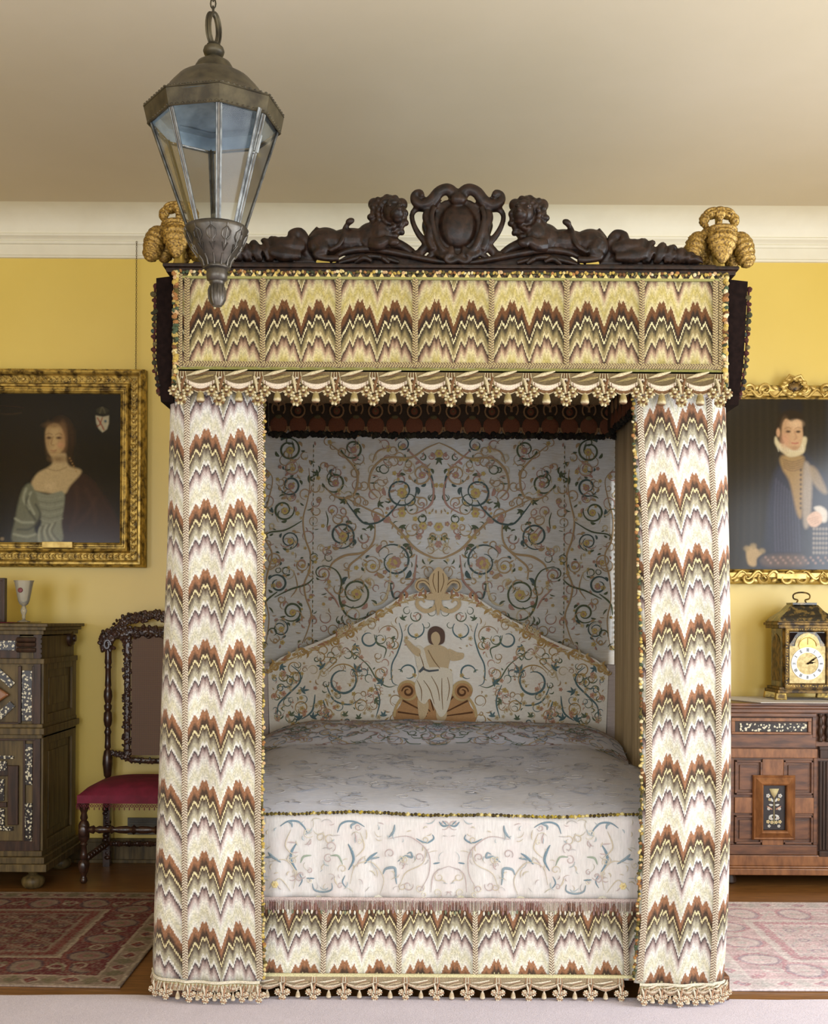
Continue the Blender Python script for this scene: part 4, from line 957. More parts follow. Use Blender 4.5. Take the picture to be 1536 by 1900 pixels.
for i, (x, y, r, c) in enumerate(RI):
    a0 = [2.6, -.3, 1.8, 3.6, 2.2, 4.0][i % 6]
    E_.spiral(x, y, r, a0, 1.15 + .15 * (i % 3), c, 3.4 if r > 17 else 2.2, 1 if i % 2 else -1, .42)
    E_.flower(x + 2, y + 2, r * .34, yel if i % 3 else pnk, pnk if i % 3 else yel, 7)
    for k in range(4): a = a0 + k * 1.6; E_.leaf(x + r * math.cos(a), y + r * math.sin(a), a + .9, r * .5, r * .26, [grn, teal, tan, pnk][(i + k) % 4], .7)
for P, w, c in (
    ([(813, 822), (790, 832), (760, 850), (716, 850), (690, 872), (684, 905), (700, 925)], 4, tan), ([(612, 826), (640, 850), (662, 880), (655, 920), (625, 924), (602, 905)], 4, tan),
    ([(640, 924), (680, 945), (712, 960), (740, 985), (770, 1018), (800, 1034), (813, 1036)], 4.2, tan), ([(638, 926), (655, 950), (676, 972), (705, 968), (730, 945), (742, 928)], 3.4, teal),
    ([(694, 960), (694, 1000), (676, 1025), (640, 1032), (618, 1045), (612, 1058)], 4, tan), ([(696, 1010), (668, 1034), (648, 1052), (648, 1075)], 3.4, tan), ([(598, 1050), (622, 1058), (634, 1080), (630, 1110), (642, 1140), (664, 1150), (690, 1140)], 3.2, grn),
    ([(773, 1030), (770, 1060), (765, 1080), (742, 1105), (735, 1120)], 4, pnk), ([(725, 1050), (722, 1090), (712, 1116), (695, 1124)], 5, cr2), ([(723, 1080), (732, 1110), (752, 1104)], 4, teal),
    ([(785, 870), (801, 895), (803, 922), (795, 940), (770, 954)], 3.6, pnk), ([(785, 872), (799, 884), (801, 906)], 3.4, teal), ([(750, 830), (770, 850), (796, 872)], 3, pnk), ([(730, 830), (700, 838), (690, 860)], 3, tan),
    ([(572, 870), (574, 900), (570, 930), (562, 965), (566, 1000), (576, 1030), (574, 1060), (565, 1085), (568, 1110), (578, 1140), (572, 1170), (562, 1195)], 3, tan),
    ([(490, 870), (505, 890), (498, 930), (490, 960), (492, 1000), (505, 1030), (496, 1070), (493, 1110), (500, 1150), (494, 1200)], 2.6, tan),
    ([(490, 1000), (500, 990), (530, 985), (560, 968)], 2.6, grn), ([(510, 1110), (540, 1095), (568, 1086), (582, 1074)], 3, grn), ([(490, 1140), (494, 1118), (515, 1100)], 3, grn), ([(545, 1060), (552, 1090), (540, 1110)], 2, tan),
    ([(602, 1092), (620, 1110), (630, 1128)], 3, pnk), ([(604, 950), (608, 965), (606, 980)], 2, grn), ([(655, 980), (640, 990), (625, 975)], 2, pnk), ([(620, 980), (634, 1000)], 4, pnk)):
    E_.vine(P, [w * .4, w, w * 1.1, w * .5], c)
R = random.Random(8)
for k in range(190):      # fine tan and rose tendrils between the main scrolls
    x = R.uniform(486, 811); y = R.uniform(820, 1215); c_ = R.choice([tan, pnk, cr2, tan, S(186, 156, 120), grn])
    E_.spiral(x, y, R.uniform(5, 13), R.uniform(0, 6.28), R.uniform(.7, 1.2), c_, R.uniform(1.4, 2.4), R.choice([1, -1]), R.uniform(.3, .8))
for k in range(330):
    x = R.uniform(490, 811); y = R.uniform(822, 1215)
    if R.random() < .62: E_.leaf(x, y, R.uniform(0, 6.3), R.uniform(6, 15), R.uniform(1.6, 4), R.choice([grn, grn, tan, pnk, tan, cr2, S(96, 104, 78)]), R.uniform(-1, 1))
    else: E_.flower(x, y, R.uniform(2.4, 5), R.choice([yel, pnk, cr2, yel]), R.choice([pnk, yel, tan]), 5)
for (x, y, r) in ((813, 842, 8), (813, 978, 9), (784, 976, 8), (777, 996, 6), (813, 1010, 7), (698, 964, 7), (718, 965, 7), (745, 953, 8), (663, 1104, 9), (728, 1046, 11)): E_.flower(x, y, r, yel if r > 7 else pnk, pnk, 6)
for (x, y, a) in ((813, 850, PI / 2), (805, 996, 2.4), (690, 975, 2.2), (745, 975, 1.2), (640, 930, 3.0), (660, 945, 1.2), (700, 935, .2), (590, 880, 3), (570, 890, 0)): E_.acanthus(x, y, a, 14, grn)
for y in np.arange(826, 1200, 9.0):
    for x in (486, 580): E_.leaf(x, y, 1.2, 7, 2, tan if int(y) % 2 else grn, .4)
E_.mb.build('scrolling_embroidery', M_emb, hc, smooth=180)
# side strip of headcloth lining and inner valance
IV = Plane(6.05, 813, 780)
mb = MB(); ix0, ix1 = IV.X(499), IV.X(1146); dk = S(58, 44, 30)
P = [(ix0, IV.Z(690)), (ix0, IV.Z(800))]; n = 18; ks = np.linspace(ix0, ix1, n + 1)
for i in range(n):
    for t in np.linspace(0, 1, 6)[:-1]: P.append((lerp(ks[i], ks[i + 1], t), IV.Z(798) - .018 * math.sin(t * PI)))
P += [(ix1, IV.Z(800)), (ix1, IV.Z(690))]
mb.prism(P, 6.05, 6.062, dk); iv = mb.build('inner_valance', M_thread, bed, smooth=30)
mb = MB(); c1, c2, c3 = S(146, 112, 76), S(112, 66, 42), S(96, 84, 52)
for i in range(n):
    x = (ks[i] + ks[i + 1]) / 2; r = (ks[1] - ks[0]) / 2 * .92
    mb.ell((x, 6.046, IV.Z(791)), (r, .006, .052), col=c2, nu=14, nv=6); mb.tube([(x + r * math.cos(a), 6.042, IV.Z(793) + .05 * math.sin(a)) for a in np.linspace(PI, 2 * PI, 12)], .006, 6, col=c1)
    rr = r * .78
    if i % 2: mb.tube([(x + rr * math.cos(a), 6.036, IV.Z(764) + rr * math.sin(a)) for a in np.linspace(0, 2 * PI, 15)[:-1]], .005, 6, col=c1, closed=True); mb.ell((x, 6.04, IV.Z(764)), (rr * .5, .005, rr * .55), col=c2); mb.ell((x, 6.037, IV.Z(764)), (rr * .2, .005, rr * .2), col=c3)
    else:
        for s in (-1, 1): mb.tube([(x + s * (rr * .5 + rr * .45 * math.cos(a)), 6.036, IV.Z(760) + rr * .8 * math.sin(a)) for a in np.linspace(-1.2, 3.6, 12)], .0045, 6, col=c1)
        mb.ell((x, 6.04, IV.Z(775)), (rr * .5, .005, rr * .3), col=c3)
    mb.tube([(x - r, 6.04, IV.Z(748)), (x, 6.036, IV.Z(756)), (x + r, 6.04, IV.Z(748))], .004, 5, col=c1)
mb.build('applique_scallops', M_thread, iv)
mb = MB(); blk = [S(*c) for c in ((26, 24, 18), (40, 34, 24), (30, 22, 18), (48, 44, 30))]
tuft_line(mb, [(ix0, 6.045, IV.Z(808)), (ix1, 6.045, IV.Z(808))], .012, .015, pal=blk, rows=2, seed=4)
mb.build('dark_fringe', M_thread, iv)
for sx in (-1, 1):      # the same dark inner valance down both sides
    mb = MB(); X_ = BX + sx * .925
    mb.box(X_ - .006, X_ + .006, BY + .12, 6.04, IV.Z(798), zT - .05, dk)
    for k in range(17):
        y = BY + .2 + k * .108; mb.ell((X_ - sx * .008, y, IV.Z(791)), (.006, .048, .05), col=c2, nu=10, nv=6); mb.ell((X_ - sx * .008, y, IV.Z(764)), (.006, .034, .036), col=c1, nu=10, nv=6)
    tuft_line(mb, [(X_ - sx * .004, BY + .14, IV.Z(806)), (X_ - sx * .004, 6.0, IV.Z(806))], .02, .014, pal=blk, seed=6)
    mb.build('inner_valance', M_thread, bed)
# headboard
BPn = Plane(6.02, 813, 1200)
arch = [(497, 1240), (520, 1222), (560, 1204), (600, 1188), (640, 1168), (680, 1148), (712, 1128), (742, 1108), (775, 1100), (813, 1098)]
arch = arch + [(2 * 813 - x, y) for x, y in arch[::-1][1:]]
outl = [(503, 1420)] + arch + [(1123, 1420)]
mb = MB(); mb.prism([(BPn.X(x), BPn.Z(y)) for x, y in outl], 6.02, 6.075)
M_hb = cloth_mat('cream_silk_headboard', S(222, 216, 204), S(238, 234, 224), S(226, 214, 198), (4, 4, 8), 12, s2=14)
hb = mb.build('headboard', M_hb, bed, smooth=0)
M_pst = cloth_mat('pale_mauve_silk_cover', S(176, 162, 156), S(200, 188, 182), S(188, 172, 160))
for x0_, x1_ in ((478, 499), (1127, 1152)): mb = MB(); mb.box(BPn.X(x0_), BPn.X(x1_), 6.03, 6.1, BPn.Z(1420), BPn.Z(1232)); mb.build('headboard_stile', M_pst, bed, bevel=.004)
B_ = Emb(lambda x, y, h: BPn(x, y, h), 813, 3)
gt, gp = S(184, 150, 90), S(204, 176, 124)
pts = arch[:10]
R = random.Random(12)
for (x, y) in [(p[0], p[1]) for p in catmull([(a, b + 6, 0) for a, b in pts], 7)]:      # gold scrolled border under the arch edge
    B_.leaf(x, y, R.uniform(-.9, .2), R.uniform(9, 16), R.uniform(4, 7), R.choice([gt, gp, S(176, 128, 96), cr2]), R.uniform(-1.4, 1.4)); B_.leaf(x, y + 4, R.uniform(1, 3), 8, 3.4, R.choice([gt, gp, tan]), 1)
B_.vine([(a, b + 12) for a, b in pts], 2.2, gp)
for x, y in ((510, 1240), (622, 1192), (650, 1178), (706, 1140), (560, 1212)): B_.spiral(x, y, 9, 2, 1.3, gt, 4.4, 1, .3)
for k in range(5):
    for j in range(3): B_.flower(628 + k * 6.5, 1170 - k * 3 + j * 6, 3.6, cr2, gt, 5)
blu, gr2 = S(92, 118, 122), S(98, 112, 86)
VN = [([(515, 1340), (517, 1310), (535, 1290), (556, 1268), (556, 1250), (540, 1236)], 3.6, blu), ([(585, 1290), (580, 1320), (560, 1336)], 3.6, blu), ([(640, 1202), (680, 1232), (700, 1262), (720, 1275), (735, 1272)], 2.6, gr2),
      ([(740, 1156), (746, 1180), (738, 1210), (727, 1235), (728, 1265), (738, 1272)], 2.8, blu), ([(694, 1178), (700, 1195), (716, 1204), (712, 1222)], 3, gr2), ([(590, 1262), (600, 1240), (618, 1224), (640, 1212)], 4, cr2), ([(605, 1270), (620, 1300), (650, 1308), (670, 1296)], 3.2, blu),
      ([(600, 1300), (606, 1320), (612, 1336)], 3.4, blu), ([(695, 1270), (705, 1300), (698, 1332)], 3, blu), ([(600, 1220), (625, 1225), (600, 1250)], 2.5, gt)]
for P, w, c in VN: B_.vine(P, [w * .4, w, w * .9, w * .3], c)
for (x, y, r, a0, t, c, d, w) in ((636, 1264, 26, -.6, .9, blu, 1, 4.2), (640, 1262, 32, 3.6, .5, gt, 1, 2.2), (684, 1186, 15, -.5, .9, blu, 1, 3.2), (770, 1168, 17, -.7, .8, blu, 1, 2.8), (722, 1180, 20, 3.4, .7, tan, 1, 2), (758, 1248, 15, 3.2, .8, blu, 1, 3), (532, 1264, 13, 2.2, .6, blu, -1, 3),
                               (546, 1240, 12, 0, 1.1, gt, 1, 2), (670, 1310, 12, 1, 1.2, gt, -1, 2), (706, 1250, 10, 1, 1.1, gt, 1, 2), (560, 1314, 12, 2, 1.1, gt, 1, 2), (735, 1300, 11, 2, 1.1, tan, 1, 2), (600, 1200 + 8, 9, 2, 1.1, gt, 1, 2), (660, 1210, 9, 1, 1.2, gt, -1, 2), (690, 1160, 8, 1, 1.2, tan, 1, 2)):
    B_.spiral(x, y, r, a0, t, c, w, d, .7)
for (x, y, a, L) in ((661, 1248, -1.4, 20), (600, 1240, -2.4, 16), (606, 1334, -1.6, 16), (712, 1266, 3.3, 16), (560, 1284, -.6, 15), (558, 1336, -2.2, 16), (580, 1334, -1, 15), (666, 1335, -1.6, 12), (712, 1330, -1.6, 13), (655, 1200, .3, 14), (728, 1182, 1, 10), (745, 1150, -1, 12), (520, 1238, .4, 14), (640, 1330, -1.4, 12), (696, 1300, .5, 12), (540, 1330, -1.3, 12)): B_.acanthus(x, y, a, L, blu if L > 12 else gr2)
for k in range(110):
    x = R.uniform(508, 806); y = R.uniform(interp(x, [p[0] for p in arch], [p[1] for p in arch]) + 24, 1340)
    if x > 735 and y > 1165: continue
    B_.spiral(x, y, R.uniform(4, 11), R.uniform(0, 6.28), R.uniform(.6, 1.1), R.choice([gt, tan, cr2, S(198, 158, 138), gr2, blu, gr2]), R.uniform(1.2, 2.2), R.choice([1, -1]), .6)
for k in range(190):
    x = R.uniform(508, 800); ty = interp(x, [p[0] for p in arch], [p[1] for p in arch]) + 24; y = R.uniform(ty, 1345)
    if x > 735 and y > 1255: continue
    if R.random() < .5: B_.leaf(x, y, R.uniform(0, 6.3), R.uniform(5, 14), R.uniform(1.2, 3), R.choice([gt, tan, cr2, S(196, 150, 130), gr2, S(200, 170, 150)]), R.uniform(-1.5, 1.5))
    else: B_.flower(x, y, R.uniform(2, 5.5), R.choice([yel, cr2, S(206, 160, 136), S(214, 190, 130)]), R.choice([gt, tan, S(180, 130, 100)]), 5)
B_.mb.build('scrolling_embroidery', M_emb, hb, smooth=180)
FG = Emb(BPn, None, 5); skn, rob, lne = S(206, 182, 142), S(228, 218, 196), S(156, 126, 90)
shl, shd, rob2 = S(184, 138, 88), S(104, 70, 44), S(212, 198, 170)
fan_ = [(808 + 74 * math.cos(a) * (1 + .05 * math.cos(8 * a)), 1330 - 58 * math.sin(a) * (1 + .05 * math.cos(8 * a))) for a in np.linspace(0, PI, 33)] + [(760, 1342), (856, 1342)][::1]
FG.blobp([(882, 1340)] + fan_[:33] + [(734, 1340)], shl, .006, False, 0)
FG.lift = .006; FG.h = .003
FG._s([(808 + 76 * math.cos(a), 1330 - 60 * math.sin(a)) for a in np.linspace(0, PI, 30)], 5, gp)
for k in range(8):
    a = PI * (.04 + .92 * k / 7); FG._s([(808 + 16 * math.cos(a), 1330 - 12 * math.sin(a)), (808 + 70 * math.cos(a), 1328 - 55 * math.sin(a))], [2, 3.4], shd)
for cx_, s_ in ((757, -1), (858, 1)):
    FG.blobp([(cx_ + 19 * math.cos(a), 1282 + 17 * math.sin(a)) for a in np.linspace(0, 2 * PI, 13)[:-1]], shl, .011, False, 0); FG.lift = .012
    FG.spiral(cx_, 1282, 18, PI if s_ < 0 else 0, .95, gp, 5, s_ * -1, .9); FG.spiral(cx_, 1283, 11, PI if s_ < 0 else 0, 1.3, shd, 4, s_ * -1, .3); FG.lift = .006
def body(P, c, h): FG.blobp(P, c, h, False, 4)
body([(776, 1296), (788, 1290), (796, 1308), (790, 1330), (780, 1335), (776, 1316)], skn, .013)      # left shin and foot
body([(810, 1312), (824, 1306), (830, 1324), (824, 1338), (812, 1336)], skn, .013)
body([(784, 1240), (832, 1240), (840, 1264), (838, 1290), (830, 1318), (818, 1330), (806, 1312), (798, 1296), (788, 1306), (776, 1296), (770, 1272), (776, 1256)], rob, .0168)     # robe over the knees
body([(786, 1204), (802, 1196), (824, 1200), (836, 1214), (832, 1236), (828, 1256), (788, 1256), (784, 1226)], skn, .0145)  # torso
body([(774, 1198), (786, 1204), (792, 1226), (798, 1246), (782, 1250), (774, 1236), (770, 1214)], rob, .018)        # drape at shoulder
body([(832, 1204), (848, 1210), (860, 1212), (858, 1222), (842, 1226), (834, 1222)], skn, .018)       # raised arms
body([(750, 1190), (757, 1188), (768, 1198), (780, 1206), (778, 1218), (766, 1212)], skn, .020)
body([(802, 1188), (814, 1188), (816, 1204), (800, 1204)], skn, .018)
body([(795, 1190), (794, 1172), (802, 1163), (814, 1163), (824, 1172), (824, 1190), (816, 1196), (802, 1196)], S(92, 66, 52), .019)    # hair
body([(800, 1178), (808, 1172), (815, 1178), (816, 1190), (809, 1199), (801, 1191)], skn, .022)      # face
FG.lift = .0185; FG.h = .0022
FG._s([(782, 1240), (796, 1245), (814, 1243)], [3, 4, 3], S(86, 92, 96)); FG._s([(778, 1247), (787, 1238)], [4, 6], S(86, 92, 96))
for P in ([(794, 1206), (804, 1224), (816, 1240)], [(786, 1262), (798, 1280), (806, 1306)], [(820, 1258), (820, 1286), (822, 1316)], [(778, 1212), (784, 1228), (788, 1244)], [(774, 1262), (782, 1280), (782, 1300)], [(800, 1254), (812, 1276), (816, 1300)], [(830, 1256), (834, 1276), (830, 1300)]): FG.vine(P, [.8, 1.8, .8], lne)
FG.mb.build('seated_figure_applique', M_emb, hb, smooth=25)
# fleur-de-lis crest
FL = Emb(Plane(6.0, 813, 1100), 813, 6)
cF, lF = S(210, 184, 140), S(140, 106, 66)
FL.blobp([(813, 1052), (824, 1062), (831, 1076), (826, 1096), (820, 1106), (806, 1106), (800, 1096), (795, 1076), (802, 1062)], cF, .016, False)
FL.vine([(806, 1108), (800, 1090), (788, 1078), (776, 1080), (773, 1090), (780, 1096), (786, 1090)], [8, 9, 8, 6, 3], cF); FL.lift = .0025; FL.vine([(806, 1104), (800, 1090), (788, 1078), (776, 1080), (773, 1090), (780, 1096), (786, 1090)], [1, 1.6, 1], lF); FL.lift = 0
FL.vine([(812, 1112), (806, 1128), (790, 1134), (776, 1126), (774, 1116), (782, 1112), (788, 1118)], [7, 8, 7, 5, 3], cF)
FL.blobp([(793, 1102), (833, 1102), (834, 1108), (833, 1113), (793, 1113), (792, 1108)], cF, .022, False); FL.lift = .016; FL.vine([(813, 1060), (813, 1100)], [1.5, 1.5], lF); FL.lift = .0165; FL.vine([(805, 1064), (803, 1080), (809, 1098)], [1, 1.4, 1], lF); FL.lift = 0
FL.blobp([(807, 1112), (819, 1112), (817, 1128), (813, 1142), (809, 1128)], cF, .018, False)
FL.mb.build('fleur_de_lis_crest', M_emb, hb, smooth=30)
# ---------------------------------------------------------------- bed curtains
M_lining = simple('tan_curtain_lining', S(168, 144, 104), S(196, 172, 132), .8, scale=7, sc3=(9, 9, .3), bmp=.15)
def bed_curtain(side, label):
    s = -1 if side == 'l' else 1
    ys = [700, 740, 1000, 1200, 1500, 1700, 1800, 1838]
    if s < 0:
        inner = [486, 487, 488, 489, 490, 493, 496, 497]; b1 = [481, 482, 483, 483, 482, 484, 488, 488]; b2 = [345, 345, 345, 346, 347, 349, 351, 351]; ou = [304, 303, 300, 294, 286, 281, 279, 281]
        zpk = 824
    else:
        inner = [1170, 1172, 1181, 1188, 1190, 1184, 1178, 1176]; b1 = [1181, 1184, 1196, 1203, 1203, 1195, 1188, 1186]; b2 = [1310, 1313, 1325, 1331, 1332, 1326, 1322, 1320]; ou = [1355, 1357, 1364, 1368, 1369, 1364, 1357, 1355]
        zpk = 771
    Q = BP; g = lambda L, y: Q.X(interp(y, ys, L))
    ztop, zbot = Q.Z(700), Q.Z(1818)
    root = thing('bed_curtain', (Q.X((inner[0] + ou[0]) / 2), BY, .01), label, 'curtain', None)
    nI, nF, nO, nB = 1, 24, 10, 12
    cols = []      # list of (section, t)
    cols += [(0, 0.0)] + [(1, t) for t in np.linspace(0, 1, nF + 1)] + [(2, t) for t in np.linspace(0, 1, nO + 1)[1:]] + [(3, t) for t in np.linspace(0, 1, nB + 1)[1:]]
    def pt(sec, t, z):
        y = Q.ry + (Q.o[2] - z) / Q.k
        a, b, c, d = g(inner, y), g(b1, y), g(b2, y), g(ou, y); low = (Q.Z(740) - z) / 2.2
        dep = BY + .004 - .03 * low
        if sec == 0: return (a, dep + .004, z), -.016
        if sec == 1: return (lerp(b, c, t), dep - .010 * math.sin(t * PI) - .007 * math.sin(t * 2 * PI * 2 + .6 + z) * (.4 + .6 * low), z), PW * t
        if sec == 2:
            ang = t * PI / 2; x = c + (d - c) * math.sin(ang) ** .9; yy = dep + .008 + .10 * (1 - math.cos(ang)) + .004 * math.sin(t * 9 + z * 2)
            return (x, yy, z), PW + .135 * t
        return (d + s * .012 * math.sin(t * 14) , dep + .108 + t * .34, z), PW + .135 + .36 * t
    nz = 70
    vs = []; uv = []
    for j in range(nz + 1):
        z = lerp(zbot, ztop, j / nz)
        for (sec, t) in cols:
            p, u = pt(sec, t, z); vs.append(p); uv.append((u, z - Q.Z(zpk) + PH))
    n = len(cols); fs = [(j * n + i, j * n + i + 1, (j + 1) * n + i + 1, (j + 1) * n + i) for j in range(nz) for i in range(n - 1)]
    if s < 0: fs = [f[::-1] for f in fs]
    mb = MB(); mb.add(vs, fs, None, uv)
    mb.build('curtain_panel', M_flame, root, smooth=180, solid=.006)
    zz = np.linspace(zbot + .01, Q.Z(735), 40)
    for sec, t, w in ((1, 0.0, .022), (1, 1.0, .020)): braid(root, [pt(sec, t, z)[0] for z in zz], w)
    mb = MB(); tuft_line(mb, [tuple(Vector(pt(0, 0, z)[0]) + Vector((0, -.006, 0))) for z in zz], .0105, .0068, seed=3 + s, pal=MULTI[:3] + [MULTI[5], MULTI[7], MULTI[1], MULTI[3]] if s < 0 else MULTI)
    mb.build('tufted_fringe', M_thread, root)
    # tasselled hem
    mb = MB(); band = [pt(1, t, zbot)[0] for t in np.linspace(0, 1, 14)] + [pt(2, t, zbot)[0] for t in np.linspace(0.1, 1, 9)] + [pt(3, t, zbot)[0] for t in (.1, .2, .3)]
    mb.tube([(p[0], p[1] - .006, p[2] - .002) for p in band], .0055, 6, col=LT[0]); mb.tube([(p[0], p[1] - .006, p[2] - .012) for p in band], .004, 6, col=S(190, 186, 140))
    vs = []
    for i, p in enumerate(band): vs += [(p[0], p[1] - .004, p[2]), (p[0], p[1] - .006, p[2] - .034 - .006 * math.sin(i * 1.4))]
    mb.add(vs, [(2 * i, 2 * i + 2, 2 * i + 3, 2 * i + 1) for i in range(len(band) - 1)], LT[1])
    for i in range(len(band) - 1):
        p, q = Vector(band[i]), Vector(band[i + 1])
        for k in range(3): r = p.lerp(q, k / 3); mb.tube([r + Vector((0, -.010, -.008)), r + Vector(((.006 if k % 2 else -.006), -.012, -.032))], .0019, 4, col=LT[0] if (i + k) % 2 else LT[2])
    mb.build('hem_border', M_thread, root, smooth=40)
    kn = []
    for u in ((-.004, .06, .125, .19, .25) if s < 0 else (.012, .075, .14, .20, .258)):
        p = pt(1, max(0, u / PW), zbot)[0]; kn.append((p[0], p[1] - .022, zbot - .030))
    for t in (.32, .62):
        p = pt(2, t, zbot)[0]; kn.append((p[0], p[1] - .018, zbot - .029))
    tassel_row(root, kn, .062, .66, LT, .5)
    return root
bed_curtain('l', 'flame-stitch bed curtain with brown zigzags hanging at the left front corner of the bed')
bed_curtain('r', 'flame-stitch bed curtain with brown zigzags hanging at the right front corner of the bed')
for s, nm in ((-1, 'left'), (1, 'right')):
    mb = MB(); X_ = BX + s * .972
    def fn(a, b):
        y = lerp(BY + .42 , 6.1, a); z = lerp(.08, 2.5, b)
        return (X_ + s * .010 * math.sin(a * 46) * (1 - .4 * b), y, z)
    mb.grid(fn, 260, 6)
    o = mb.build('side_curtain', M_lining, origin=(X_, 5, .08), solid=.006, smooth=180)
    tag(o, 'plain tan curtain drawn along the %s side of the bed inside the canopy' % nm, 'curtain')
# ---------------------------------------------------------------- coverlet
VP_ = Plane(BY + .095, 832, 1590)
YE = BY + .10
prof_z = [(YE, .655), (YE + .10, .668), (YE + .26, .684), (4.62, .708), (4.75, .716), (5.05, .728), (5.35, .742), (5.46, .752), (5.56, .790), (5.68, .822), (5.80, .832), (5.92, .812), (5.99, .77)]
def cov(x, y):
    z = interp(y, [p[0] for p in prof_z], [p[1] for p in prof_z]); d = abs(x - BX); back = min(1, max(0, (y - 4.5) / 1.0))
    z -= (.012 + .10 * back) * max(0, (d - .62) / .33) ** 2.2
    z += .006 * math.sin(x * 5 + y * 3) * math.sin(y * 4.1) + .004 * math.sin(x * 13 + 1) * math.sin(y * 9)
    return z
M_cov = cloth_mat('silver_blue_quilted_silk', S(196, 200, 214), S(236, 237, 248), S(218, 216, 222), (3, 26, 3), 9, .55, s2=16)
M_drop = cloth_mat('ivory_silk_drop', S(190, 186, 182), S(212, 208, 204), S(204, 192, 189), (26, 4, 3), 9, .6, s2=14)
cvr = thing('bed_coverlet', (BX, 5.0, .44), 'silvery silk coverlet over the mattress with an embroidered ivory front drop', 'coverlet')
x0c, x1c = BX - .938, BX + .938
mb = MB(); mb.grid(lambda a, b: (lerp(x0c, x1c, a), lerp(YE, 5.99, b), cov(lerp(x0c, x1c, a), lerp(YE, 5.99, b))), 80, 90)
mb.grid(lambda a, b: (x0c if 0 else lerp(x0c, x0c - .004, b), lerp(5.99, YE, a), lerp(.45, cov(x0c, lerp(5.99, YE, a)), b)), 60, 3)
mb.grid(lambda a, b: (x1c, lerp(YE, 5.99, a), lerp(.45, cov(x1c, lerp(YE, 5.99, a)), b)), 60, 3)
top = mb.build('coverlet_top', M_cov, cvr, smooth=60)
mb = MB(); zb = VP_.Z(1668)
def drp(a, b):
    x = lerp(x0c, x1c, a); z = lerp(zb, cov(x, YE) - .004, b)
    return (x, YE - .012 - .006 * math.sin(x * 24 + 1) * (1 - b) - .004 * (1 - b) * math.sin(x * 61) , z)
mb.grid(drp, 160, 12); dp = mb.build('front_drop', M_drop, cvr, solid=.004, smooth=180)
mb = MB(); tuft_line(mb, [(lerp(x0c, x1c, t), YE - .018, cov(lerp(x0c, x1c, t), YE)) for t in np.linspace(0, 1, 20)], .0125, .0065, jit=.3, pal=[MULTI[2], S(70, 56, 26), S(176, 154, 60), S(206, 190, 130), S(96, 84, 40), S(60, 50, 30)], rows=2, seed=11)
mb.build('tufted_edging', M_thread, dp)
mb = MB(); fx0, fx1 = VP_.X(470), VP_.X(1210); R = random.Random(3); mau = [S(160, 124, 122), S(184, 160, 152), S(140, 112, 104), S(196, 178, 168)]
mb.box(fx0, fx1, YE - .024, YE - .018, VP_.Z(1672), VP_.Z(1664), S(196, 178, 172))
nf = 230
for i in range(nf):
    x = lerp(fx0, fx1, i / nf); L = .034 if i % 7 else .04
    mb.tube([(x, YE - .026, VP_.Z(1669)), (x + R.uniform(-.001, .001), YE - .028, VP_.Z(1669) - L)], .0016, 4, col=R.choice(mau), cap=False)
for i in range(84):
    x = lerp(fx0, fx1, (i + .5) / 84); c = R.choice([S(226, 222, 206), S(206, 206, 176), S(150, 120, 116), S(214, 204, 190), S(120, 128, 104)])
    mb.ell((x, YE - .032, VP_.Z(1669) - .040 + R.uniform(-.004, .004)), (.0038, .0038, .008), col=c, nu=6, nv=5)
mb.build('knotted_fringe', M_thread, dp)
def dm(x, y, h):
    X_ = VP_.X(x); z = VP_.Z(y); a = (X_ - x0c) / (x1c - x0c); zt = cov(X_, YE) - .004; b = (z - zb) / (zt - zb); p = drp(a, b); return (p[0], p[1] - h - .001, p[2])
D_ = Emb(dm, 833, 9); D_.h = .0022; bl1, bl2, gl, pk2, iv2 = S(112, 134, 146), S(130, 146, 154), S(148, 160, 142), S(190, 172, 168), S(200, 188, 166)
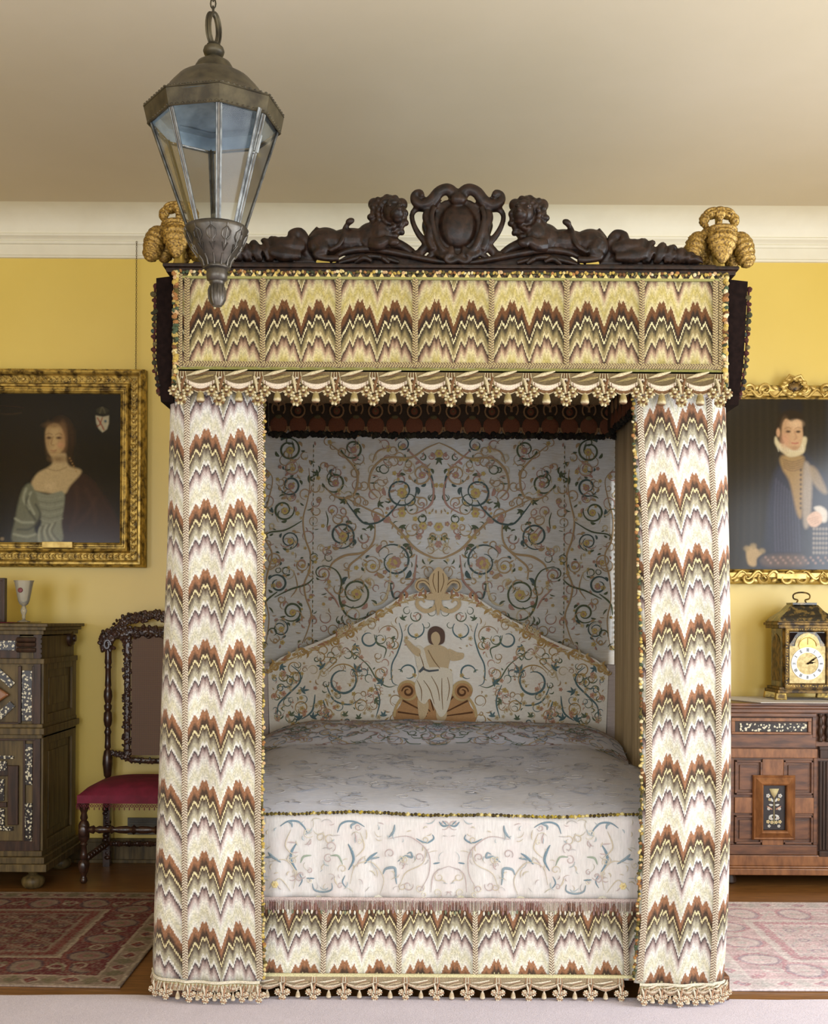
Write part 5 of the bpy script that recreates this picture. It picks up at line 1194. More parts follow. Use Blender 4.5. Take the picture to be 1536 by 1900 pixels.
for P, w, c in (([(520, 1534), (534, 1525), (552, 1525), (564, 1535), (570, 1546)], 3.6, bl1), ([(534, 1525), (541, 1529), (542, 1536)], 4, bl2), ([(626, 1545), (632, 1530), (645, 1524), (662, 1526), (676, 1534)], 3.6, bl1), ([(662, 1527), (652, 1531), (652, 1538)], 4, bl2),
                ([(498, 1582), (506, 1590), (522, 1600)], 5, bl2), ([(493, 1592), (508, 1590)], 4, bl2), ([(550, 1566), (542, 1580), (540, 1596), (551, 1616)], 5, bl1), ([(578, 1588), (564, 1590), (558, 1602)], 4, gl), ([(613, 1588), (628, 1588), (636, 1604)], 3.5, gl), ([(646, 1566), (653, 1580), (656, 1596), (647, 1614)], 5, bl1),
                ([(677, 1602), (688, 1590), (700, 1582)], 4.5, bl1), ([(684, 1594), (704, 1591)], 3.5, bl2), ([(722, 1553), (730, 1542), (732, 1530)], 4.5, bl2), ([(772, 1555), (790, 1563), (804, 1556), (802, 1548)], 3.4, bl1), ([(738, 1598), (752, 1588), (764, 1590), (762, 1581), (755, 1584)], 4, bl2),
                ([(711, 1622), (716, 1612), (732, 1610), (734, 1625), (736, 1640)], 5, bl2), ([(814, 1524), (822, 1532), (833, 1530)], 3.4, bl1), ([(820, 1522), (828, 1530)], 2.4, bl1), ([(569, 1630), (584, 1631)], 3, bl1), ([(580, 1640), (584, 1652), (600, 1656), (616, 1650), (616, 1638)], 3.6, bl2), ([(556, 1622), (561, 1634), (555, 1646)], 2.4, bl1),
                ([(641, 1624), (636, 1636), (642, 1646)], 2.4, bl1), ([(804, 1602), (816, 1600)], 3, bl1), ([(500, 1600), (530, 1596), (548, 1620), (545, 1650)], 2, iv2), ([(650, 1640), (660, 1606), (690, 1600), (712, 1630), (705, 1660)], 2, iv2), ([(722, 1556), (760, 1552), (794, 1580), (796, 1620), (780, 1650)], 2, pk2), ([(540, 1540), (530, 1570), (548, 1590)], 2.4, iv2), ([(668, 1544), (676, 1572), (660, 1590)], 2.4, iv2),
                ([(740, 1655), (752, 1620), (785, 1600), (790, 1570)], 1.8, iv2), ([(800, 1655), (806, 1620), (833, 1606)], 1.8, pk2), ([(500, 1650), (520, 1630), (540, 1655)], 2, iv2)): D_.vine(P, [w * .3, w, w * .9, w * .3], c)
R = random.Random(21)
for k in range(130):
    x = R.uniform(480, 831); y = R.uniform(1524, 1660)
    if R.random() < .7: D_.leaf(x, y, R.uniform(0, 6.3), R.uniform(6, 20), R.uniform(1, 3), R.choice([iv2, pk2, S(194, 186, 166), S(188, 182, 178), iv2, S(172, 182, 184)]), R.uniform(-1.5, 1.5))
    else: D_.spiral(x, y, R.uniform(5, 11), R.uniform(0, 6), 1.1, R.choice([iv2, pk2, S(214, 206, 186)]), 1.8, R.choice([1, -1]), .3)
D_.flower(511, 1641, 7, S(224, 206, 150), S(206, 180, 120), 6)
D_.mb.build('leaf_embroidery', M_emb, dp, smooth=180)
# faint embroidery on the top, stronger on the bolster swell
T_ = Emb(lambda x, y, h: (x, y, cov(x, y) + h + .0015), BX, 4); T_.h = .002; R = random.Random(31)
for k in range(420):
    bol = k < 230; x = R.uniform(BX - .92, BX - .005); y = R.uniform(5.46, 5.86) if bol else R.uniform(YE + .03, 5.46)
    cs = [S(118, 132, 116), S(184, 152, 148), S(150, 160, 174), S(206, 186, 150), S(186, 164, 154)] if bol else [S(198, 200, 210), S(214, 212, 218), S(176, 180, 192), S(222, 220, 222)]
    if R.random() < .5: T_._s([(x + (R.uniform(.04, .09) * t), y + .03 * math.sin(t * 3 + k)) for t in np.linspace(0, 1, 7)], [.002, .007, .009, .003], R.choice(cs))
    else: T_.spiral(x, y, R.uniform(.02, .05), R.uniform(0, 6), 1.0, R.choice(cs), .0055, R.choice([1, -1]), .4)
T_.mb.build('scroll_embroidery', M_emb, top, smooth=180)

# ---------------------------------------------------------------- hanging lantern
def glass_mat(name, tint, refl=.9):
    m = bpy.data.materials.new(name); m.use_nodes = True; nt = m.node_tree; nt.nodes.remove(nt.nodes['Principled BSDF']); out = nt.nodes['Material Output']
    tr = N(nt, 'ShaderNodeBsdfTransparent'); tr.inputs[0].default_value = tint; gl = N(nt, 'ShaderNodeBsdfGlossy'); gl.inputs['Roughness'].default_value = .06
    fr = N(nt, 'ShaderNodeFresnel'); fr.inputs[0].default_value = 1.5; mx = N(nt, 'ShaderNodeMixShader')
    nt.links.new(math_(nt, 'MULTIPLY', fr.outputs[0], refl), mx.inputs[0]); nt.links.new(tr.outputs[0], mx.inputs[1]); nt.links.new(gl.outputs[0], mx.inputs[2]); nt.links.new(mx.outputs[0], out.inputs[0]); return m
M_glass = glass_mat('old_window_glass', (.985, .99, .99, 1), .32); M_glass2 = glass_mat('cloudy_goblet_glass', (.95, .95, .94, 1), 1.0)
nt = M_glass2.node_tree; df = N(nt, 'ShaderNodeBsdfDiffuse'); df.inputs[0].default_value = S(226, 222, 206); mx2 = N(nt, 'ShaderNodeMixShader'); mx2.inputs[0].default_value = .3
old = nt.nodes['Material Output'].inputs[0].links[0].from_socket; nt.links.new(old, mx2.inputs[1]); nt.links.new(df.outputs[0], mx2.inputs[2]); nt.links.new(mx2.outputs[0], nt.nodes['Material Output'].inputs[0])
lp = W(403, 568, 3.25); root = thing('hanging_lantern', tuple(lp), 'octagonal glazed metal lantern hanging on a chain in front of the bed', 'lantern')
root.rotation_euler = (0, math.radians(-1.1), 0)
z0 = lp[2]; H = lambda z: z - z0
phi = math.radians(-90 + 13)
def octp(r, z, k, rx=.98): a = phi + k * PI / 4; return Vector((r * rx * math.cos(a), r * .91 * math.sin(a), z))
zb_, zr0, zr1 = H(2.497), H(2.790), H(2.833)
mb = MB(); pr_ = [(.014, 0), (.021, .012), (.024, .03), (.022, .05), (.019, .062), (.022, .066), (.022, .071), (.029, .076), (.031, .09), (.029, .104), (.037, .108), (.038, .113), (.036, .118), (.044, .13), (.058, .148), (.074, .170), (.084, .192), (.092, .210), (.094, .219), (.09, .225), (.08, .228), (.002, .229)]
mb.lathe(pr_, (0, 0, 0), 36)
bowl = mb.build('finial_bowl', M_pewter, root, local=True, smooth=50)
mb = MB()
for k in range(12):
    a = 2 * PI * k / 12
    def rr(z): return interp(z, [p[1] for p in pr_], [p[0] for p in pr_])
    for P in ([(0, .205), (-.14, .195), (-.16, .182), (-.05, .172)], [(0, .205), (.14, .195), (.16, .182), (.05, .172)], [(0, .215), (0, .16)], [(-.12, .165), (0, .145), (.12, .165)]):
        mb.tube([((rr(z) + .001) * math.cos(a + q), (rr(z) + .001) * math.sin(a + q), z) for q, z in P], .0022, 5)
    mb.tube([((rr(z) + .0005) * math.cos(a), (rr(z) + .0005) * math.sin(a), z) for z in (.112, .128, .14)], .003, 5)
for k in range(8):
    a = 2 * PI * k / 8 + .3; mb.tube([((rr(z) + .001) * math.cos(a), (rr(z) + .001) * math.sin(a), z) for z in (.004, .02, .045, .06)], [.001, .003, .004, .001], 5)
mb.build('chased_leaves', M_pewter, bowl, local=True)
for k in range(8):
    mb = MB(); a, b = octp(.084, zb_ - .002, k, 1.0), octp(.188, zr0 + .004, k)
    d = (Vector((a.x, a.y, 0)).normalized()) ; t = Vector((-d.y, d.x, 0))
    for off in (-.0062, .0062): mb.tube([a + t * off * .8, b + t * off], .0029, 6)
    m3 = MB(); m3.tube([a - d * .001, b - d * .001], .0048, 6)
    if k == 1:
        for off in (-.020, -.028): mb.tube([a + t * off * .7 + d * .003, b + t * off + d * .003], .0034, 6)
    gbar = mb.build('glazing_bar', M_glaz, root, local=True, smooth=60); m3.build('bar_groove', M_pewter, gbar, local=True)
for k in range(8):
    mb = MB(); a, b, c, d = octp(.083, zb_, k, 1.0), octp(.083, zb_, k + 1, 1.0), octp(.186, zr0, k + 1), octp(.186, zr0, k)
    n = (b - a).cross(d - a).normalized() * .0015
    mb.add([a + n, b + n, c + n, d + n, a - n, b - n, c - n, d - n], [(0, 1, 2, 3), (7, 6, 5, 4), (0, 4, 5, 1), (1, 5, 6, 2), (2, 6, 7, 3), (3, 7, 4, 0)])
    mb.build('glass_pane', M_glass, root, local=True, smooth=0)
mb = MB(); vs = []
for z, r in ((zr0, .190), (zr0 - .002, .196), (zr1, .206), (zr1 + .003, .203), (zr1 + .004, .186), (zr0 + .01, .186)): vs += [octp(r, z, k) for k in range(8)]
fs = []
for i in range(6):
    for k in range(8): a, b, c, d = i * 8 + k, i * 8 + (k + 1) % 8, ((i + 1) % 6) * 8 + (k + 1) % 8, ((i + 1) % 6) * 8 + k; fs.append((a, b, c, d))
mb.add(vs, fs)
rim = mb.build('roof_rim', M_brz, root, local=True, smooth=20)
mb = MB()
for k in range(8):
    for z, r in ((zr1 + .004, .205), (zr0 - .002, .195)):
        a, b = octp(r, z, k), octp(r, z, k + 1)
        mb.tube([a, b], .0028, 6)
        for i in range(9):
            p = a.lerp(b, (i + .5) / 9); mb.ell(p + Vector((0, 0, .003)), (.0055, .0055, .003), nu=6, nv=4)
mb.build('rim_beading', M_brz, rim, local=True)
mb = MB(); vs = [octp(.184, zr1 - .0, k) for k in range(8)] + [octp(.16, zr1 + .006, k) for k in range(8)]
lidp = [(.19, H(2.832)), (.15, H(2.838)), (.11, H(2.850)), (.09, H(2.862)), (.07, H(2.866)), (.002, H(2.868))]
mb.add([octp(.1835, zr0 + .001, k) for k in range(8)] + [octp(.1835, zr1, k) for k in range(8)], [(k, (k + 1) % 8, (k + 1) % 8 + 8, k + 8) for k in range(8)])
mb.add([octp(.186, zr1 - .004, k) for k in range(8)] + [octp(.15, zr1, k) for k in range(8)], [(k, (k + 1) % 8, (k + 1) % 8 + 8, k + 8) for k in range(8)])
mb.lathe([(r * .93, z - .004) for r, z in lidp], (0, 0, 0), 32, cap=False); mb.build('lid_lining', M_lid, root, local=True, smooth=50)
mb = MB(); dome = [(.172, H(2.836)), (.176, H(2.842)), (.166, H(2.850)), (.15, H(2.868)), (.132, H(2.895)), (.108, H(2.922)), (.086, H(2.936)), (.06, H(2.942)), (.057, H(2.948)), (.056, H(2.962)), (.048, H(2.976)), (.034, H(2.985)), (.018, H(2.99)), (.016, H(2.997)), (.028, H(3.003)), (.031, H(3.012)), (.028, H(3.022)), (.016, H(3.028)), (.02, H(3.031)), (.014, H(3.036)), (.002, H(3.037))]
mb.lathe(dome, (0, 0, 0), 36, cap=False); mb.build('domed_roof', M_brz, root, local=True, smooth=45)
mb = MB(); pts = [(.0 + .018 * math.cos(a) * .55, .018 * math.cos(a) * .9 , H(3.078) + .044 * math.sin(a)) for a in np.linspace(0, 2 * PI, 25)[:-1]]
mb.tube(pts, .0065, 8, closed=True, flat=1.0)
pts = [(.0 + .022 * math.cos(a) * .55, .022 * math.cos(a) * .9 , H(3.078) + .048 * math.sin(a)) for a in np.linspace(0, 2 * PI, 25)[:-1]]
for dx in (-.006, .006): mb.tube([(p[0] + dx, p[1], p[2]) for p in pts], .003, 6, closed=True)
mb.build('hanging_loop', M_brz, root, local=True)
mb = MB(); z = H(3.118); i = 0
while z < H(3.575):
    mb.tube([((.0075 * math.cos(t) if i % 2 else 0), (0 if i % 2 else .0075 * math.cos(t)), z + .011 + .015 * math.sin(t)) for t in np.linspace(0, 2 * PI, 11)[:-1]], .0024, 6, closed=True); z += .0225; i += 1
mb.lathe([(.004, H(3.57)), (.03, H(3.585)), (.034, H(3.599)), (.001, H(3.5995))], (0, 0, 0), 20)
mb.build('hanging_chain', M_brz, root, local=True)
mb = MB(); mb.lathe([(.02, zb_), (.02, zb_ + .006), (.008, zb_ + .008), (.008, zb_ + .02), (.012, zb_ + .024), (.012, zb_ + .04), (.010, zb_ + .04), (.009, zb_ + .026), (.001, zb_ + .026)], (0, 0, 0), 16); mb.build('candle_socket', M_glaz, root, local=True)
mb = MB(); a, b = octp(.145, H(2.69), 1) , octp(.165, H(2.74), 1)
dd = (Vector((a.x, a.y, 0)).normalized()) * .012; c_ = octp(.084, zb_, 1, 1.0).lerp(octp(.188, zr0, 1), .64) + dd * .4; e_ = octp(.084, zb_, 1, 1.0).lerp(octp(.188, zr0, 1), .80) + dd * .4
mb.tube([c_, e_], .006, 6); mb.ell(c_ + Vector((-.01, -.004, .0)), (.008, .005, .006)); mb.build('door_latch', M_glaz, root, local=True)

# ---------------------------------------------------------------- left: oak cabinet
def inlay_mat():
    m, nt, b = smat('mother_of_pearl_inlay'); tc = N(nt, 'ShaderNodeTexCoord')
    v = N(nt, 'ShaderNodeTexVoronoi'); v.inputs['Scale'].default_value = 74; nt.links.new(tc.outputs['Object'], v.inputs['Vector'])
    n1 = noise(nt, tc.outputs['Object'], 110, 2, .6); sm = math_(nt, 'ADD', v.outputs['Distance'], math_(nt, 'MULTIPLY', math_(nt, 'SUBTRACT', n1, .5), .9))
    f_ = ramp(nt, sm, [(.36, 1.0), (.42, 0.0)]); nt.links.new(mixc(nt, f_, S(34, 26, 24), S(214, 206, 178)), b.inputs['Base Color'])
    b.inputs['Roughness'].default_value = .3; bump(nt, b, f_, .2, .001); return m
M_inl = inlay_mat()
KP = Plane(5.6, 75, 1400)
cxr = KP.X(75); CLX = cxr - 1.1; cab = thing('oak_cabinet', (cxr - .5, 5.9, 0), 'dark carved oak cabinet inlaid with mother-of-pearl, standing against the wall at far left', 'cabinet')
Zk = lambda y: KP.Z(y)
cabY1 = 6.14
def kbox(mat, name, parts, bevel=.003, parent=None):
    mb = MB()
    for p in parts: mb.box(*p)
    return mb.build(name, mat, parent or cab, bevel=bevel, smooth=0)
top_z = Zk(1157)
body = kbox(M_cab, 'body', [(CLX, cxr, 5.6, cabY1, Zk(1368), Zk(1180)), (CLX, cxr, 5.6, cabY1, Zk(1582), Zk(1366))], .002)
mb = MB()   # raised framing on the right flank
for z0_, z1_ in ((Zk(1345), Zk(1226)), (Zk(1580), Zk(1365))):
    w = .07
    for (ya, yb, za, zb2) in ((5.6, 5.6 + w, z0_, z1_), (cabY1 - w, cabY1, z0_, z1_), (5.6 + w, cabY1 - w, z0_, z0_ + w * .7), (5.6 + w, cabY1 - w, z1_ - w * .7, z1_)): mb.box(cxr, cxr + .014, ya, yb, za, zb2)
    mb.box(cxr, cxr + .006, 5.6 + w + .04, cabY1 - w - .04, z0_ + .09, z1_ - .09)
mb.build('side_panel', M_cab, cab, bevel=.004, smooth=0)
kbox(M_cab, 'cornice', [(CLX - .03, cxr + .05, 5.545, cabY1 + .03, top_z - .016, top_z), (CLX - .02, cxr + .036, 5.56, cabY1 + .02, top_z - .034, top_z - .016), (CLX - .01, cxr + .02, 5.575, cabY1 + .01, top_z - .056, top_z - .034),
                        (CLX - .01, cxr + .022, 5.58, cabY1, Zk(1232), Zk(1222))])
kbox(M_cab, 'waist_moulding', [(CLX - .02, cxr + .03, 5.56, cabY1 + .01, Zk(1362), Zk(1350)), (CLX - .01, cxr + .018, 5.575, cabY1, Zk(1350), Zk(1343)), (CLX - .01, cxr + .014, 5.58, cabY1, Zk(1370), Zk(1362))])
kbox(M_cab, 'plinth', [(CLX - .02, cxr + .05, 5.545, cabY1 + .02, Zk(1614), Zk(1600)), (CLX - .01, cxr + .034, 5.56, cabY1 + .01, Zk(1600), Zk(1588)), (CLX, cxr + .016, 5.58, cabY1, Zk(1588), Zk(1578))])
fz = lambda x0, x1, y0, y1, d=.012: (KP.X(x0), KP.X(x1), 5.6 - d, 5.6, Zk(y1), Zk(y0))
kbox(M_cabd, 'front_framing', [fz(-190, 36, 1176, 1222, .006), fz(62, 76, 1176, 1578, .012), fz(-190, 36, 1340, 1366, .014), fz(34, 40, 1236, 1342, .014), fz(60, 64, 1236, 1342, .014), fz(44, 48, 1366, 1578, .012), fz(-190, 66, 1560, 1580, .014), fz(-190, 66, 1366, 1374, .014), fz(0, 18, 1420, 1424, .01)], .002)
kbox(M_inl, 'inlay_panel', [fz(41, 60, 1244, 1338, .010), fz(48, 61, 1380, 1456, .010), fz(48, 61, 1490, 1562, .010), fz(-60, 28, 1189, 1207, .012), fz(0, 14, 1412, 1430, .014), fz(-40, 9, 1446, 1486, .010), fz(-40, 10, 1500, 1534, .01), fz(-60, 26, 1402, 1408, .012), fz(-60, 26, 1534, 1541, .012)], .001)
kbox(M_cabd, 'front_panel', [fz(17, 36, 1420, 1530, .02), fz(-60, 30, 1424, 1440, .008), fz(-60, 14, 1488, 1498, .012)], .003)
for (p0, p1) in (((-6, 1244), (24, 1272)), ((-6, 1334), (24, 1306))):   # diagonal inlaid mitres in the upper door
    mb = MB(); a, b = Vector((KP.X(p0[0]), 0, Zk(p0[1]))), Vector((KP.X(p1[0]), 0, Zk(p1[1]))); t = (b - a).normalized() * 1; n_ = Vector((-t.z, 0, t.x)) * .018
    mb.prism([((a + n_).x, (a + n_).z), ((b + n_).x, (b + n_).z), ((b - n_).x, (b - n_).z), ((a - n_).x, (a - n_).z)], 5.588, 5.6); mb.build('inlay_panel', M_inl, cab, smooth=0)
mb = MB(); mb.prism([(KP.X(-60), Zk(1289)), (KP.X(-20), Zk(1262)), (KP.X(20), Zk(1289)), (KP.X(-20), Zk(1316))], 5.57, 5.6); mb.build('door_diamond', M_side2, cab, bevel=.008, smooth=0)
mb = MB()
for zz in (1187, 1196, 1206): mb.tube([(KP.X(33), 5.585, Zk(zz)), (KP.X(50), 5.572, Zk(zz)), (KP.X(66), 5.585, Zk(zz))], .012, 8)
for k in range(5): mb.box(KP.X(68), KP.X(76) + .006, 5.59 - .006, 5.60, Zk(1184 + k * 9), Zk(1178 + k * 9))
mb.build('frieze_bosses', M_cabd, cab)
mb = MB(); mb.lathe([(.001, .03), (.018, .028), (.02, .018), (.036, .015), (.043, .006), (.045, 0), (.045, -.03)][::-1], (cxr + .008, 6.06, Zk(1187) + .0), 20, axis='x'); mb.build('side_roundel', M_cabd, cab, smooth=50)
bun = [(.03, 0), (.046, .006), (.057, .024), (.058, .042), (.05, .056), (.03, .064), (.022, .07), (.024, .078), (.034, .084), (.034, .092), (.022, .10), (.024, Zk(1612))]
for (x, y) in ((cxr - .04, 5.62), (cxr - .04, 6.06), (CLX + .06, 5.62), (CLX + .06, 6.06)):
    mb = MB(); mb.lathe(bun, (x, y, 0), 22); mb.build('bun_foot', M_cab, cab, smooth=60)
# runner, goblet, small box on the cabinet
rp = (W(30, 1152, 5.75)[0], 5.8)
mb = MB(); mb.grid(lambda a, b: (lerp(cxr - .9, cxr - .14 - .0 , a), lerp(5.58, 6.02, b) , top_z + .005 + .001 * math.sin(a * 20)), 12, 6)
tag(mb.build('table_runner', M_red, origin=(cxr - .5, 5.8, top_z), solid=.0025), 'crimson velvet runner lying on top of the oak cabinet', 'runner')
gx = W(44, 1150, 5.8)[0]; gz = top_z + .0062
gb = thing('glass_goblet', (gx, 5.8, gz), 'antique glass goblet with a dark red seal, standing on the oak cabinet', 'goblet')
mb = MB(); gp_ = [(.032, 0), (.034, .004), (.012, .010), (.006, .018), (.010, .026), (.008, .034), (.013, .046), (.017, .06), (.012, .074), (.008, .082), (.014, .088), (.022, .094), (.029, .11), (.037, .15), (.047, .205), (.052, .216), (.050, .216), (.045, .204), (.034, .15), (.026, .112), (.016, .098), (.001, .096)]
mb.lathe(gp_, (gx, 5.8, gz), 28, cap=False); mb.build('goblet_glass', M_glass2, gb, smooth=60)
mb = MB(); mb.lathe([(.001, .004), (.011, .003), (.013, 0), (.012, -.002)][::-1], (gx - .004, 5.8 - .043, gz + .165), 16, axis='y')
mb.build('wax_seal', simple('dark_red_enamel', S(110, 24, 28), rough=.4), gb)
mb = MB(); bxr = W(5, 1100, 5.75)[0]; mb.box(bxr - .3, bxr, 5.78, 5.80, gz, gz + .225); mb.box(bxr - .3, bxr - .0, 5.775, 5.805, gz, gz + .012); mb.box(bxr - .3, bxr, 5.775, 5.805, gz + .213, gz + .228); mb.box(bxr - .012, bxr + .002, 5.772, 5.808, gz, gz + .228)
tag(mb.build('standing_mirror', M_cabd, origin=(bxr - .15, 5.8, gz), bevel=.002, smooth=0), 'dark wooden standing mirror frame on the oak cabinet at the left edge of view', 'mirror')

# ---------------------------------------------------------------- cane backed chair
ch = thing('cane_back_chair', (-1.43, 5.95, 0), 'tall carved walnut chair with cane back and crimson velvet seat, beside the oak cabinet', 'chair')
JP = Plane(5.72, 156, 1500); JB = Plane(6.12, 215, 1400)
cxm = -1.43; hw = cxm - JP.X(156)
M_ch = simple('black_walnut_turning', S(44, 28, 22), S(72, 46, 34), .3, scale=30, bmp=.15, coat=.3)
def turned(zs, rs, x, y, name, axis='z', L=None, parent=ch):
    mb = MB(); mb.lathe(list(zip(rs, zs)), (x, y, 0), 16); return mb.build(name, M_ch, parent, smooth=60)
fz_ = lambda py: max(0, JP.Z(py))
LEG = [(0, .012), (.012, .02), (.028, .016), (.034, .012), (.046, .016), (.06, .022), (.10, .030), (.115, .026), (.122, .014), (.13, .02), (.15, .017), (.19, .013), (.2, .02), (.21, .014), (.222, .024), (.235, .028), (.30, .028), (.315, .022), (.322, .014), (.335, .02), (.36, .014), (.375, .02), (.385, .024), (.40, .026), (.44, .026)]
for sx in (-1, 1):
    mb = MB(); x = cxm + sx * hw
    mb.lathe([(r, z) for z, r in LEG], (x, 5.72, 0), 16); mb.ell((x, 5.694, .085), (.02, .008, .032)); mb.ell((x, 5.694, .27), (.022, .008, .032))
    mb.build('front_leg', M_ch, ch, smooth=60)
    mb = MB(); mb.box(x * 1 + sx * -.01 - .018, x + sx * -.01 + .018, 6.10, 6.136, 0, .44)
    for k in range(14):
        a = k * .9; mb.ell((x - sx * .01 + .006 * math.cos(a), 6.118 + .006 * math.sin(a) - .006, .05 + k * .024), (.021, .021, .016), nu=10, nv=6)
    mb.build('rear_leg', M_ch, ch, smooth=60)
    post = [(.44, .022), (.46, .024), (.475, .02), (.485, .012), (.495, .02), (.53, .024), (.56, .028), (.60, .026), (.63, .02), (.64, .012), (.65, .018), (.67, .016), (.72, .015), (.735, .02), (.75, .015), (.76, .012), (.775, .02), (.80, .024), (.84, .022), (.85, .014), (.86, .02), (.88, .022), (.89, .014), (.90, .018), (.93, .024), (.96, .022), (.98, .014), (.99, .018), (1.02, .016), (1.08, .015), (1.09, .02), (1.10, .014), (1.115, .02), (1.14, .018), (1.19, .018), (1.22, .014)]
    mb = MB(); mb.lathe([(r, z) for z, r in post], (cxm + sx * (hw - .01), 6.12, 0), 16); mb.build('back_post', M_ch, ch, smooth=60)
    mb = MB()
    for k in range(30):
        t = k / 29; mb.ell((cxm + sx * (hw - .012), lerp(5.75, 6.09, t), .125 + .004 * math.sin(k * 1.6)), (.015 + .004 * math.sin(k * 1.6), .013, .015 + .004 * math.cos(k * 1.6)), nu=8, nv=6)
    mb.build('side_stretcher', M_ch, ch)
STR = [(-1, .012), (-.92, .016), (-.84, .022), (-.8, .012), (-.72, .02), (-.6, .015), (-.5, .012), (-.46, .022), (-.4, .012), (-.3, .018), (-.15, .02), (-.06, .014), (0, .026), (.06, .014), (.15, .02), (.3, .018), (.4, .012), (.46, .022), (.5, .012), (.6, .015), (.72, .02), (.8, .012), (.84, .022), (.92, .016), (1, .012)]
mb = MB(); mb.lathe([(r, cxm + t * (hw - .01)) for t, r in STR], (0, 5.72, .275), 14, axis='x'); mb.build('front_stretcher', M_ch, ch, smooth=60)
mb = MB()
for k in range(34): mb.ell((lerp(cxm - hw + .02, cxm + hw - .02, k / 33), 6.11, .125), (.014, .015 + .003 * math.sin(k * 1.6), .015 + .003 * math.cos(k * 1.6)), nu=8, nv=6)
mb.build('rear_stretcher', M_ch, ch)
mb = MB()
def seatf(a, b):
    u, v = a * 2 - 1, b * 2 - 1; x = cxm + u * (hw + .025); y = 5.915 + v * .235
    z = .455 + .065 * (1 - abs(u) ** 3) ** .6 * (1 - abs(v) ** 4) ** .6 + .0 
    return (x, y, z)
mb.grid(seatf, 24, 20)
ring = [(-1, -1), (1, -1), (1, 1), (-1, 1)]
for (a, b), (c, d) in zip(ring, ring[1:] + ring[:1]):
    p0 = (cxm + a * (hw + .025), 5.915 + b * .235); p1 = (cxm + c * (hw + .025), 5.915 + d * .235)
    mb.add([(p0[0], p0[1], .415), (p1[0], p1[1], .415), (p1[0], p1[1], .456), (p0[0], p0[1], .456)], [(0, 1, 2, 3)])
seat = mb.build('seat', M_red, ch, smooth=60)
mb = MB()
for side_ in range(3):
    n = 22 if side_ == 0 else 18
    for k in range(n):
        t = (k + .5) / n
        if side_ == 0: p = Vector((lerp(cxm - hw - .025, cxm + hw + .025, t), 5.677, .412)); dx = Vector((.012, 0, 0))
        else: sx = -1 if side_ == 1 else 1; p = Vector((cxm + sx * (hw + .028), lerp(5.68, 6.14, t), .412)); dx = Vector((0, .012, 0))
        mb.tube([p - dx, p + Vector((0, 0, -.016)), p + dx], .0017, 4); mb.tube([p - dx + Vector((0, 0, -.016)), p + Vector((0, 0, -.001)), p + dx + Vector((0, 0, -.016))], .0017, 4); mb.ell(p + Vector((0, 0, -.023)), (.003, .003, .008), nu=6, nv=4)
mb.build('seat_fringe', simple('crimson_silk_fringe', S(90, 20, 44), S(130, 60, 66), .7, scale=80), seat)
zb1, zt1 = JB.Z(1405), JB.Z(1180)
pw_ = .118
mb = MB(); nseg = 20
P = [(cxm - pw_, zb1 + .012), (cxm + pw_, zb1 + .012), (cxm + pw_, zt1 - .03)] + [(cxm + pw_ * math.cos(a), zt1 - .03 + .045 * math.sin(a)) for a in np.linspace(.2, PI - .2, 8)] + [(cxm - pw_, zt1 - .03)]
mb.prism(P, 6.115, 6.121)
def cane_mat():
    m, nt, b = smat('brown_cane_weave'); tc = N(nt, 'ShaderNodeTexCoord'); sp = N(nt, 'ShaderNodeSeparateXYZ'); nt.links.new(tc.outputs['Object'], sp.inputs[0])
    a = math_(nt, 'SINE', math_(nt, 'MULTIPLY', sp.outputs[0], 900.0)); c = math_(nt, 'SINE', math_(nt, 'MULTIPLY', sp.outputs[2], 900.0))
    h = math_(nt, 'MAXIMUM', a, c); nt.links.new(ramp(nt, h, [(.0, S(60, 40, 28)), (.9, S(128, 96, 70))]), b.inputs['Base Color']); b.inputs['Roughness'].default_value = .6; return m
mb.build('cane_panel', cane_mat(), ch, smooth=0)
def carve_strip(mb, pts, w, seed, y=6.12, n=3):
    R = random.Random(seed); C = catmull([(p[0], y, p[1]) for p in pts], 10)
    mb.tube(C, w * .8, 8, flat=.7, nrm=(0, 1, 0))
    for i, c in enumerate(C):
        for k in range(n): mb.ell((c[0] + R.uniform(-w, w), c[1] - w * .35 + R.uniform(-.003, .003), c[2] + R.uniform(-w, w) * .9), (w * R.uniform(.25, .5), w * .35, w * R.uniform(.25, .5)), rot=R.uniform(0, 3), nu=7, nv=5)
for sx in (-1, 1):
    mb = MB(); xx = cxm + sx * (pw_ + .022); carve_strip(mb, [(xx, lerp(zb1 - .005, zt1 + .0, t)) for t in np.linspace(0, 1, 7)], .022, 3 + sx); mb.build('carved_back_frame', M_ch, ch)
mb = MB(); carve_strip(mb, [(cxm - hw + .01, zb1 + .03), (cxm - hw * .7, zb1 + .012), (cxm - hw * .45, zb1 - .012), (cxm, zb1 - .02), (cxm + hw * .45, zb1 - .012), (cxm + hw * .7, zb1 + .012), (cxm + hw - .01, zb1 + .03)], .018, 8); mb.build('lower_back_rail', M_ch, ch)
mb = MB(); zc_ = JB.Z(1200)
carve_strip(mb, [(cxm - hw + .01, zc_ + .0), (cxm - hw * .98, zc_ + .05), (cxm - hw * .6, zc_ + .075), (cxm, zc_ + .085), (cxm + hw * .6, zc_ + .075), (cxm + hw * .98, zc_ + .05), (cxm + hw - .01, zc_)], .034, 12, n=5)
carve_strip(mb, [(cxm - hw + .04, zc_ + .085), (cxm - hw * .55, zc_ + .15), (cxm - .08, zc_ + .16), (cxm, zc_ + .175), (cxm + .08, zc_ + .16), (cxm + hw * .55, zc_ + .15), (cxm + hw - .04, zc_ + .085)], .026, 15, n=5)
for sx in (-1, 1):
    mb.tube([(cxm + sx * (hw - .01 - .02 * math.cos(a) * (1 - a / 12)), 6.10, zc_ + .01 + .03 * math.sin(a) * (1 - a / 12)) for a in np.linspace(0, 7, 18)], .008, 6)
